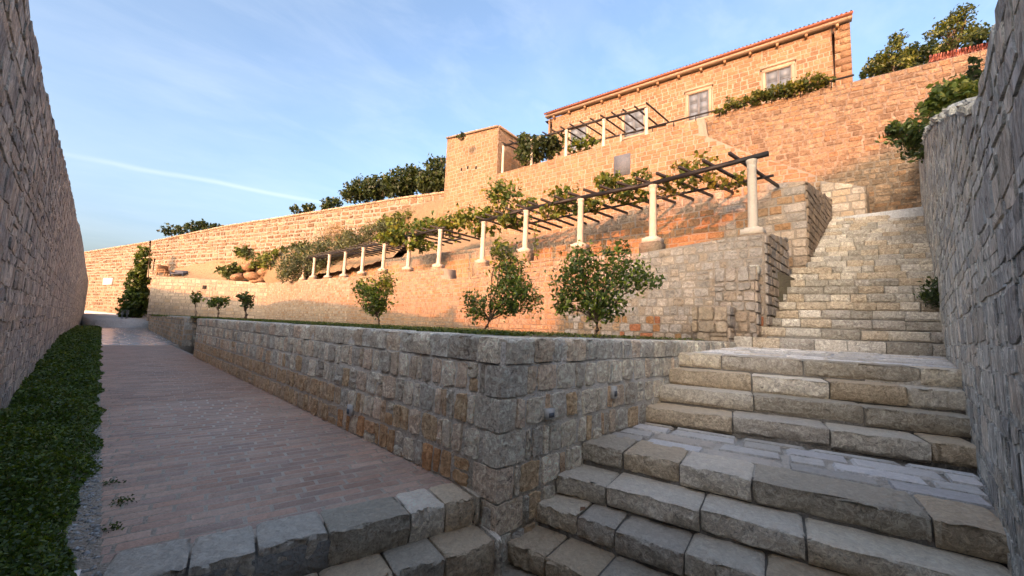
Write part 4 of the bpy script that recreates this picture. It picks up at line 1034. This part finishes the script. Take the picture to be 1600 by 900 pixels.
def tree_at(name, base_px, D, blobs_px, n, leaf, label, mat=None, group=None, trunk_r=.03, zbase=None, limbs=9, pal=((1, 1, 1), (1.6, 1.5, 1.1), (.65, .72, .65)), elong=1.9, lean=0, cat='tree', clump=.5, per=8, bare=0):
    b = at_depth(base_px[0], base_px[1], D)
    if zbase is not None: b[2] = zbase
    t = tag(empty(name, tuple(b)), label, cat, group)
    bl = []
    for (x, y, rx, ry) in blobs_px:
        dd = D+rng.uniform(-.5, .5)*PXM(rx, D); c = at_depth(x, y, dd); bl.append((c, np.array([PXM(rx, dd), PXM(rx, dd), PXM(ry, dd)])))
    top = np.mean([q[0] for q in bl], axis=0)
    fork = b*.55+top*.45; fork[2] = b[2]+(min(q[0][2]-q[1][2]*.5 for q in bl)-b[2])*.7
    mb = Mb(); mid = (b+fork)/2+np.array([.02, -.02, 0])*trunk_r*30
    mb.tube([b-np.array([0, 0, .04]), b+(mid-b)*.3, mid, fork], [trunk_r*1.35, trunk_r*1.05, trunk_r*.9, trunk_r*.8], 8)
    for k in range(limbs):
        q = bl[k % len(bl)]; e = q[0]+rng.uniform(-.75, .75, 3)*q[1]; e[2] = max(e[2], fork[2]+.02)
        m1 = fork+(e-fork)*.5+rng.normal(size=3)*.04*np.linalg.norm(e-fork)+np.array([0, 0, .1])*np.linalg.norm(e-fork)
        mb.tube([fork, m1, e], [trunk_r*.55, trunk_r*.35, trunk_r*.12], 5)
        for _ in range(3):
            e2 = m1+(e-m1)*rng.random()+rng.uniform(-.4, .4, 3)*q[1]; mb.tube([m1+(e-m1)*.2, e2], [trunk_r*.2, trunk_r*.06], 4)
    mb.build('trunk', M_bark, t, True)
    o = crown('crown', bl, n, leaf, mat or M_leaf, t, pal, elong, clump, per, .45)
    return t
OG = 'small orange trees in the bed'
CP = ((1.2, 1.2, 1), (2.6, 2.3, 1.0), (.6, .7, .6), (.9, 1.0, .8), (1.6, 1.55, .9))
tree_at('orange_tree', (928, 527), 5.6, [(930, 440, 52, 50), (890, 455, 30, 38), (985, 430, 38, 28), (905, 410, 26, 26), (965, 395, 26, 18), (940, 480, 38, 24), (1010, 440, 24, 12), (880, 475, 18, 18)], 3500, .066, 'largest orange tree in the bed, round leafy crown, nearest the stairs', group=OG, trunk_r=.035, zbase=1.07, limbs=14, pal=CP, per=6)
tree_at('orange_tree', (752, 519), 7.0, [(795, 420, 26, 40), (800, 455, 36, 28), (825, 470, 22, 20), (780, 390, 16, 16), (745, 480, 22, 22), (738, 465, 14, 12), (790, 480, 24, 14)], 3100, .072, 'lopsided orange tree with a tall dark crown leaning right and a small side clump', group=OG, trunk_r=.035, zbase=1.07, limbs=12, pal=CP, per=6)
tree_at('orange_tree', (592, 510), 11, [(585, 465, 24, 26), (602, 445, 15, 22), (570, 450, 16, 14), (588, 480, 18, 12)], 2400, .085, 'medium orange tree with a bright green fan-shaped crown, standing alone', group=OG, trunk_r=.04, zbase=1.08, limbs=10, pal=((1.3, 1.3, .9), (2.3, 2.1, .9), (.7, .75, .6)), per=6)
tree_at('orange_tree', (383, 496), 20, [(384, 466, 9, 9), (388, 474, 7, 7), (376, 461, 5, 4)], 300, .18, 'dark round-headed orange tree with a thick trunk, third from the far end', group=OG, trunk_r=.09, zbase=1.08, limbs=6, pal=((.7, .75, .7), (1, 1, .9)), per=6)
tree_at('orange_tree', (340, 494), 22, [(340, 470, 15, 8), (333, 474, 9, 6), (350, 473, 8, 6)], 380, .16, 'small spreading orange tree with a flat vase-shaped crown', group=OG, trunk_r=.05, zbase=1.08, limbs=8, pal=CP, per=6)
tree_at('orange_tree', (306, 491), 25, [(306, 463, 8, 7), (304, 470, 5, 4)], 170, .17, 'thin orange sapling at the far end of the bed', group=OG, trunk_r=.035, zbase=1.09, limbs=4, pal=CP, per=6)

def bush(name, D, blobs_px, n, leaf, label, mat, cat='bush', group=None, plane=None, pal=((1, 1, 1), (1.5, 1.4, 1), (.6, .65, .6)), elong=1.8, clump=.4, per=12, flat=1.0):
    bl = []
    for (x, y, rx, ry) in blobs_px:
        dd = D+rng.uniform(-.3, .3)*PXM(rx, D)
        if plane is not None: dd = float((at_plane(x, y, *plane)-O)@FWD)
        c = at_depth(x, y, dd); bl.append((c, np.array([PXM(rx, dd)*flat, PXM(rx, dd), PXM(ry, dd)])))
    c0 = np.mean([b[0] for b in bl], axis=0); c0[2] = min(b[0][2]-b[1][2] for b in bl)
    t = tag(empty(name, tuple(c0)), label, cat, group)
    crown('foliage', bl, n, leaf, mat, t, pal, elong, clump, per)
    mb = Mb()
    for b in bl:
        for _ in range(2):
            e = b[0]+rng.uniform(-.5, .5, 3)*b[1]; s = np.array([b[0][0]+rng.uniform(-.1, .1), b[0][1], b[0][2]-b[1][2]*1.1]); mb.tube([s, (s+e)/2+rng.normal(size=3)*.05, e], [.03*D/20, .02*D/20, .008*D/20], 5)
    mb.build('stem', M_bark, t, True)
    return t
YG = ((.85, 1, .9), (1.25, 1.3, .8), (.55, .7, .6), (1.5, 1.2, .6))
bush('olive_bush', 27, [(490, 406, 38, 28), (520, 398, 40, 28), (460, 416, 26, 22), (552, 390, 28, 24), (545, 418, 20, 18), (450, 425, 16, 14)], 8200, .22, 'broad grey-green olive bush at the far end of the lower pergola', M_olive, elong=3)
bush('dry_bush', 28, [(520, 366, 20, 18), (538, 372, 14, 12), (505, 380, 12, 10)], 1700, .35, 'pale leafless twiggy bush behind the olive bush', M_dryleaf, elong=14)
bush('garden_shrub', 34.4, [(390, 398, 20, 11), (376, 392, 10, 6)], 900, .25, 'rounded green shrub highest on the garden slope below the boundary wall', M_leaf, group='shrubs on the garden slope')
bush('garden_shrub', 34, [(357, 424, 13, 11), (372, 418, 13, 8)], 800, .25, 'dark green shrub above the cream wall beside the garden chairs', M_leaf, group='shrubs on the garden slope')
bush('garden_shrub', 33.0, [(425, 408, 24, 14), (445, 396, 16, 10), (405, 415, 12, 8)], 1300, .25, 'wide yellow-green shrub between the rocks and the olive bush', M_vine, group='shrubs on the garden slope')
bush('garden_shrub', 31.4, [(478, 385, 20, 11), (460, 392, 14, 9)], 500, .25, 'small dark shrub above the olive bush', M_dark, group='shrubs on the garden slope')
bush('slope_bush', 27.5, [(640, 345, 26, 14), (670, 338, 22, 14), (610, 352, 22, 12)], 2600, .22, 'green bush on the slope between the boundary wall and the far pergola', M_vine)
bush('rosemary_bush', 24, [(590, 362, 28, 13), (560, 372, 26, 14), (612, 358, 16, 12)], 3000, .18, 'dark bushy shrub rising behind the far pergola', M_olive, elong=3)
VG = 'grape vines on the lower pergolas'
bush('grape_vine', 17, [(640, 362, 34, 13), (676, 352, 26, 14), (610, 374, 26, 10), (655, 385, 30, 7), (705, 352, 24, 16)], 1900, .16, 'yellow-green vine covering the start of the far pergola', M_vine, 'vine', VG, None, YG, 1.3, .5, 8)
bush('grape_vine', 14, [(735, 340, 24, 16), (757, 362, 22, 8), (765, 335, 14, 10)], 900, .13, 'sparse vine shoots over the break between the two lower pergolas', M_vine, 'vine', VG, None, YG, 1.3, .5, 8)
bush('grape_vine', 12.8, [(790, 312, 26, 28), (800, 345, 30, 9), (775, 300, 16, 16), (826, 320, 16, 14)], 1400, .11, 'tall bright vine clump rising over the middle of the near pergola', M_vine, 'vine', VG, None, YG, 1.3, .5, 8)
bush('grape_vine', 11.2, [(882, 306, 24, 14), (905, 325, 34, 9), (860, 330, 22, 10), (930, 318, 22, 10)], 1100, .10, 'vine spilling between the third and fourth columns of the near pergola', M_vine, 'vine', VG, None, YG, 1.3, .5, 8)
bush('grape_vine', 10.1, [(965, 290, 32, 16), (985, 308, 32, 9), (945, 282, 18, 10), (1000, 278, 18, 10)], 1100, .095, 'vine over the beam just left of the second column', M_vine, 'vine', VG, None, YG, 1.3, .5, 8)
bush('grape_vine', 9.1, [(1060, 285, 34, 10), (1095, 262, 28, 20), (1120, 285, 34, 10), (1065, 262, 18, 10), (1040, 300, 18, 8), (1150, 285, 20, 9)], 620, .10, 'thin reddish vine shoots beside the last white column near the stairs', M_vine, 'vine', VG, None, ((1.4, .9, .5), (1, 1, .7), (1.7, 1.3, .6)), 1.3, .8, 5)
bush('hanging_shoot', 11.2, [(838, 385, 4, 18), (836, 360, 5, 12)], 70, .08, 'single vine shoot hanging below the near pergola', M_vine, 'vine', None, None, YG, 1.4, .6, 4)
bush('upper_vine', 20.6, [(845, 232, 30, 14), (825, 240, 20, 16), (870, 222, 22, 8), (822, 218, 12, 8)], 2600, .16, 'dark vine filling the left end of the upper pergola', M_dark, 'vine', None, None, ((1, 1, 1), (1.8, 1.7, 1), (.6, .7, .6)), 1.3, .5, 8)
bush('upper_vine', 19.8, [(905, 228, 26, 7), (920, 220, 16, 6)], 500, .15, 'thin vine behind the middle columns of the upper pergola', M_vine, 'vine', None, None, YG, 1.3, .5, 8)
bush('wall_top_vine', 12.2, [(1150, 162, 16, 8), (1180, 155, 20, 8), (1212, 146, 20, 9), (1240, 139, 18, 10), (1268, 130, 22, 10), (1292, 128, 12, 6), (1125, 174, 12, 4)], 3200, .10, 'vine trailing along the top of the rubble wall in front of the house windows', M_vine, 'vine', None, ((pB[0]-.1, pB[1]), AZB), ((.8, .85, .7), (1.4, 1.1, .6), (.45, .55, .5)), 1.6, .5, 8)
TG = 'trees behind the boundary wall'
bush('evergreen_tree', 31, [(575, 298, 30, 18), (550, 304, 18, 12), (600, 292, 22, 14)], 3200, .28, 'lowest dark evergreen behind the boundary wall, left of the others', M_dark, 'tree', TG)
bush('evergreen_tree', 30, [(635, 285, 28, 20), (620, 295, 24, 14), (650, 275, 18, 14)], 3200, .28, 'middle dark evergreen between two others behind the boundary wall', M_dark, 'tree', TG)
bush('evergreen_tree', 28, [(683, 272, 20, 26), (668, 285, 16, 18), (690, 290, 14, 14)], 2600, .27, 'tallest evergreen touching the left side of the tower', M_dark, 'tree', TG)
bush('scrub_bush', 38, [(468, 328, 16, 7), (485, 326, 12, 6)], 700, .25, 'sparse scrub on the skyline left of the evergreens', M_dark, 'bush', 'scrub on the skyline', None, ((1, .9, .8), (1.5, 1.3, 1)))
bush('scrub_bush', 36, [(520, 318, 13, 10), (508, 324, 8, 6)], 800, .25, 'taller bush on the skyline next to the evergreens', M_dark, 'bush', 'scrub on the skyline')
bush('distant_tree', 56, [(300, 360, 34, 6), (318, 353, 20, 6), (270, 364, 18, 5), (340, 354, 12, 4)], 2400, .35, 'low flat-topped tree far behind the boundary wall on the left', M_dark, 'tree')
bush('tower_plant', 21.5, [(720, 213, 7, 6)], 200, .12, 'small plant growing on top of the tower', M_dark, 'plant')
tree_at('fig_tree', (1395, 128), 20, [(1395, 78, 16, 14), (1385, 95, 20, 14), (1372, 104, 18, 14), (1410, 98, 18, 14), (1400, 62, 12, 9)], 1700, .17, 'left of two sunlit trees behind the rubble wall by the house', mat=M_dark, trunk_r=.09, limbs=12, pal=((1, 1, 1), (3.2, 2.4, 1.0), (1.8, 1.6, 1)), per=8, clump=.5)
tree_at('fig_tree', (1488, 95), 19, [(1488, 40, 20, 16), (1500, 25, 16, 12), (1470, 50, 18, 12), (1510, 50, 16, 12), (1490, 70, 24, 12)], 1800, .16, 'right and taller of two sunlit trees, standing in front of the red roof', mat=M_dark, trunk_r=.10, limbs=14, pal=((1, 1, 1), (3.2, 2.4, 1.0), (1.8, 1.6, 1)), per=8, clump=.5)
bush('dark_hedge', 23, [(1380, 112, 30, 10), (1430, 96, 40, 14), (1455, 84, 24, 12), (1530, 62, 20, 14)], 4200, .22, 'dark hedge filling the gap between the house and the red roof', M_dark, 'hedge')
bush('caper_bush', 7.0, [(1488, 150, 26, 22), (1470, 165, 22, 22), (1510, 135, 18, 18), (1500, 172, 20, 10)], 1500, .11, 'yellow-green bush growing on top of the right wall', M_vine, 'bush', None, None, ((1, 1, .8), (.6, .7, .6), (1.5, 1.2, .7)), 1.6, .6, 7)
bush('caper_bush', 8.2, [(1425, 205, 26, 16), (1440, 225, 24, 20), (1405, 200, 16, 10), (1452, 215, 12, 22)], 1500, .11, 'dark trailing bush hanging from the right wall towards the stairs', M_dark, 'bush', None, None, ((1.6, 1.6, 1), (.8, .9, .8), (2.4, 2.1, 1.2)), 2.2, .7, 7)
bush('wall_sprig', 5.2, [(1520, 103, 8, 12), (1524, 115, 6, 8)], 90, .08, 'dark sprig high on the right wall against the sky', M_dark, 'plant', None, None, ((1, 1, 1),), 1.4, .7, 5)
bush('wall_fern', 6.3, [(1462, 452, 15, 16), (1470, 468, 14, 12), (1452, 462, 12, 8), (1468, 440, 10, 10)], 620, .075, 'small dark plant growing out of the right wall low beside the steps', M_dark, 'plant', None, None, ((1.2, 1.3, 1.1), (.7, .8, .7), (2, 1.8, 1.2)), 2.4, .7, 5)
bush('climbing_hedge', 37, [(212, 470, 16, 24), (215, 440, 13, 24), (222, 410, 10, 26), (205, 488, 16, 10)], 5200, .28, 'dense green climber at the end of the path covering the wall corner', M_leaf, 'hedge', None, None, ((1.1, 1.1, .8), (.6, .7, .6), (1.6, 1.5, .8)), 1.5, .3)

# planted strip at the foot of the left wall
def strip():
    n = 110000; y = 1.9+(42-1.9)*rng.random(n)**2.3; w = rng.random(n)
    xl = lwx(y)-.02; xr = np.where(y < 5.2, -.05+.15*np.clip((y-2.0)/2.7, 0, 1), .115-.0025*y); xr = xr+.03*np.sin(y*3.1)+.02*np.sin(y*7.7)
    x = xl+(xr-xl)*w; e = np.minimum(1, (xr-x)/.12)
    z = -.02+rng.random(n)**.6*(.14+.04*np.sin(x*9+y*2.3)+.03*np.sin(y*5.1))*np.clip(e, .25, 1)
    z = np.where(y < 28.5, z, z*.9)
    P = np.stack([x, y, z], 1); sz = (.017+.0032*y)*(.6+.8*rng.random(n))
    pal = np.array([(1.2, 1.25, .9), (.8, .95, .7), (1.9, 1.9, 1.0), (1.0, 1.15, .7)])
    T = pal[rng.integers(4, size=n)]*(1+rng.uniform(-.2, .2, (n, 1)))
    V, F, TT = leaves_mesh(P, sz, T, .5, 1.8)
    o = mesh_obj('ground_cover', V, F, M_leaf, None, TT, False); tag(o, 'dense dark green ground cover along the foot of the left wall', 'ground cover', kind='stuff')
strip()
sheet('strip_soil', [(-.55, 1.6, -.03), (.12, 1.6, -.03), (0, 44, -.03), (-1.75, 44, -.03)], M_soil, (10, 80), .008)
mb = Mb()
for _ in range(2600):
    y = rng.uniform(2.0, 6.2); x = .11-.24*rng.random()*(1-.12*(y-2)); s = rng.uniform(.008, .02)
    P = rng.normal(size=(6, 3)); P = np.array([[1, 0, 0], [-1, 0, 0], [0, 1, 0], [0, -1, 0], [0, 0, 1], [0, 0, -1]])*rng.uniform(.6, 1.3, (6, 1))*s
    P[:, 2] *= .6; a = rng.random()*6; cs, sn = math.cos(a), math.sin(a); P = P@np.array([[cs, sn, 0], [-sn, cs, 0], [0, 0, 1]])+np.array([x, y, -.012+rng.random()*.015])
    F = [[0, 2, 4, 4], [2, 1, 4, 4], [1, 3, 4, 4], [3, 0, 4, 4], [2, 0, 5, 5], [1, 2, 5, 5], [3, 1, 5, 5], [0, 3, 5, 5]]
    mb.V.append(P); mb.F.append(np.array(F)[:, :3]+mb.n); mb.T.append(np.broadcast_to(pick(SLABP, .2), (6, 3))); mb.n += 6
tag(mb.build('gravel', M_gravel), 'pale gravel edge between the planting and the brick path', 'gravel', kind='stuff')
mb = Mb(); mb.box((-.02, 2.58, -.03), (.13, .16, .08), rz=R_(-6)); o = mb.build('edging_stone', M_white, None, loc=(-.02, 2.58, -.03)); tag(o, 'small pale block closing the gravel strip beside the step', 'stone')
# grass along the top of the bed
def grass_strip():
    n = 9000; f = rng.random(n)**1.6; y = 2.4+f*34; x = np.where(rng.random(n) < .45, 2.32+rng.random(n)*.35, 2.4+rng.random(n)*np.minimum(5.6, w1(y)-2.6))
    P = np.stack([x, y, 1.09+rng.random(n)*.03], 1); T = np.array([(1.2, 1.2, .8), (2, 1.6, .9), (.7, .8, .6)])[rng.integers(3, size=n)]
    V, F, TT = leaves_mesh(P, .05+.003*y, T, 0, 4); tag(mesh_obj('grass', V, F, M_leaf, None, TT, False), 'short grass and weeds scattered on the soil bed behind the low wall', 'grass', kind='stuff')
grass_strip()

# ------------------------------------------------------------------ small things
def lamp(px, py, face, label):
    c = face; t = tag(empty('wall_light', tuple(c)), label, 'light', 'small step lights in the low wall'); return t
def wall_light(A, B, u, z, w, h, label):
    P0l, U, N, L = face_frame(A, B); c = P0l+U*u+Zv*z
    t = tag(empty('wall_light', tuple(c)), label, 'light', 'small step lights in the low wall')
    mb = Mb(); mb.bar(c-U*w/2+N*.035, c+U*w/2+N*.035, .05, h); mb.build('housing', M_metal, t)
    mb = Mb(); mb.bar(c-U*w*.36+N*.062-Zv*h*.1, c+U*w*.36+N*.062-Zv*h*.1, .006, h*.45); mb.build('slot', M_slate, t)
def on_face(px, py, y0): d = ray(px, py); return O+d*(y0/d[1])
p = on_face(852, 645, 1.96); wall_light((1.95, 1.96), (5.1, 1.96), p[0]-1.95, p[2], .085, .075, 'square metal step light nearest the corner of the low wall')
p = on_face(953, 612, 1.96); wall_light((1.95, 1.96), (5.1, 1.96), p[0]-1.95, p[2], .06, .11, 'upright metal step light close to the staircase')
d = ray(553, 640); p = O+d*(1.95/d[0]); wall_light((1.95, 14.45), (1.95, 1.96), 14.45-p[1], p[2], .07, .11, 'small metal step light on the path side of the low wall')
# bollard lights at the far end of the path
for px, lb in ((190, 'left of two grey bollard lights at the end of the path'), (197.5, 'right and slightly taller of two grey bollard lights at the end of the path')):
    b = at_depth(px, 498.5, 34.5); t = tag(empty('bollard_light', tuple(b)), lb, 'bollard', 'bollard lights')
    mb = Mb(); mb.tube([b-np.array([0, 0, .1]), b+np.array([0, 0, .55])], [.13, .13], 10); mb.build('post', M_metal, t, True)
    mb = Mb(); mb.tube([b+np.array([0, 0, .55]), b+np.array([0, 0, .6]), b+np.array([0, 0, .72]), b+np.array([0, 0, .73])], [.10, .10, .15, .001], 10); mb.build('head', M_white if px > 195 else M_metal, t, True)
# posts
for (x, y0, y1, lb) in ((233, 433, 376, 'tall thin wooden post standing at the corner of the far garden wall'), (240, 428, 404, 'shorter pale post beside the garden chair')):
    a = at_depth(x-2, y0, 33.6); b = at_depth(x+2, y1, 33.6); t = Mb(); t.tube([a, b], [.07, .06], 7); o = t.build('wooden_post', M_wood, None, loc=tuple(a)); tag(o, lb, 'post')
def chair(px, py, D, w, h, mat, label, rz=.6):
    c = at_depth(px, py, D); t = tag(empty('garden_chair', tuple(c)), label, 'seat'); cs, sn = math.cos(rz), math.sin(rz)
    def L_(x, y, z): return (c[0]+cs*x-sn*y, c[1]+sn*x+cs*y, c[2]+z)
    for nm, (x, y, z, sx, sy, sz) in {'seat': (0, 0, h*.35, w, w*.8, h*.16), 'backrest': (0, w*.38, h*.68, w, .1, h*.62)}.items():
        mb = Mb(); mb.box(L_(x, y, z), (sx, sy, sz), rz=rz); mb.build(nm, mat, t)
    for s in (-1, 1):
        mb = Mb(); mb.box(L_(s*w*.47, 0, h*.55), (.08, w*.8, .08), rz=rz); mb.build('armrest', mat, t)
        for q in (-1, 1):
            mb = Mb(); mb.box(L_(s*w*.47, q*w*.36, h*.22), (.08, .08, h*.56), rz=rz); mb.build('leg', mat, t)
chair(259, 431, 36, 1.05, .95, M_wicker, 'brown woven garden chair on the far terrace behind the wall', R_(40))
chair(279, 432, 36, 1.0, .6, M_navy, 'low dark blue garden seat beside the brown woven chair', R_(-30))
# rocks on the slope
RK = 'rocks on the garden slope'
rocks = [((395, 432), 12, 5, 'longest pale rock just above the cream wall'), ((418, 424), 10, 7, 'upright orange rock in the middle of the rock group'), ((388, 418), 8, 4, 'flat rock under the green shrub'), ((430, 435), 9, 5, 'low rock next to the olive bush'), ((405, 440), 9, 4, 'small rock lowest of the group'), ((372, 433), 7, 4, 'leftmost rock of the group'), ((412, 410), 8, 4, 'highest rock of the group')]
for (px, py), rx, ry, lb in rocks:
    c = at_depth(px, py, 33.3); a, b_ = PXM(rx*1.35, 33.3), PXM(ry*1.4, 33.3); V = []; F = []
    for i in range(7):
        th_ = math.pi*i/6
        for j in range(9):
            f = 2*math.pi*j/9; rr = 1+rng.uniform(-.34, .3); V.append(c+np.array([math.sin(th_)*math.cos(f)*a*rr, math.sin(th_)*math.sin(f)*a*rr, math.cos(th_)*b_*rr]))
    F = [[i*9+j, (i+1)*9+j, (i+1)*9+(j+1) % 9, i*9+(j+1) % 9] for i in range(6) for j in range(9)]
    o = mesh_obj('rock', np.array(V)-c, np.array(F), M_rubble, None, np.tile([[1.2, .95, .75]], (63, 1)), False); o.location = c; tag(o, lb, 'rock', RK)
# fallen leaf on a lower step
c = np.array([2.47, 1.62, -.085]); mb = Mb(); mb.add([c+(-.04, 0, .004), c+(-.01, .018, .02), c+(.04, .01, .008), c+(-.005, -.02, .014)], [[0, 1, 2, 3]])
o = mb.build('fallen_leaf', M_wicker, None, loc=tuple(c)); tag(o, 'curled brown dead leaf lying on a lower stair block', 'leaf')

# little weeds creeping over the path edge
for (x, y, n, lb) in ((.16, 3.05, 40, 'tiny weed at the path edge nearest the stone step'), (.20, 3.42, 70, 'longest weed sprig reaching over the left edge of the bricks'), (.15, 3.85, 45, 'small weed at the path edge farthest from the stone step')):
    P = np.array([x, y, .012])+rng.normal(size=(n, 3))*[.025, .035, .006]; P[:, 2] = np.abs(P[:, 2])+.004
    V, F, T = leaves_mesh(P, .018, ltint(n), .5, 1.8); o = mesh_obj('weed', V-np.array([x, y, 0]), F, M_leaf, None, T, False); o.location = (x, y, 0); tag(o, lb, 'plant', 'weeds at the path edge')
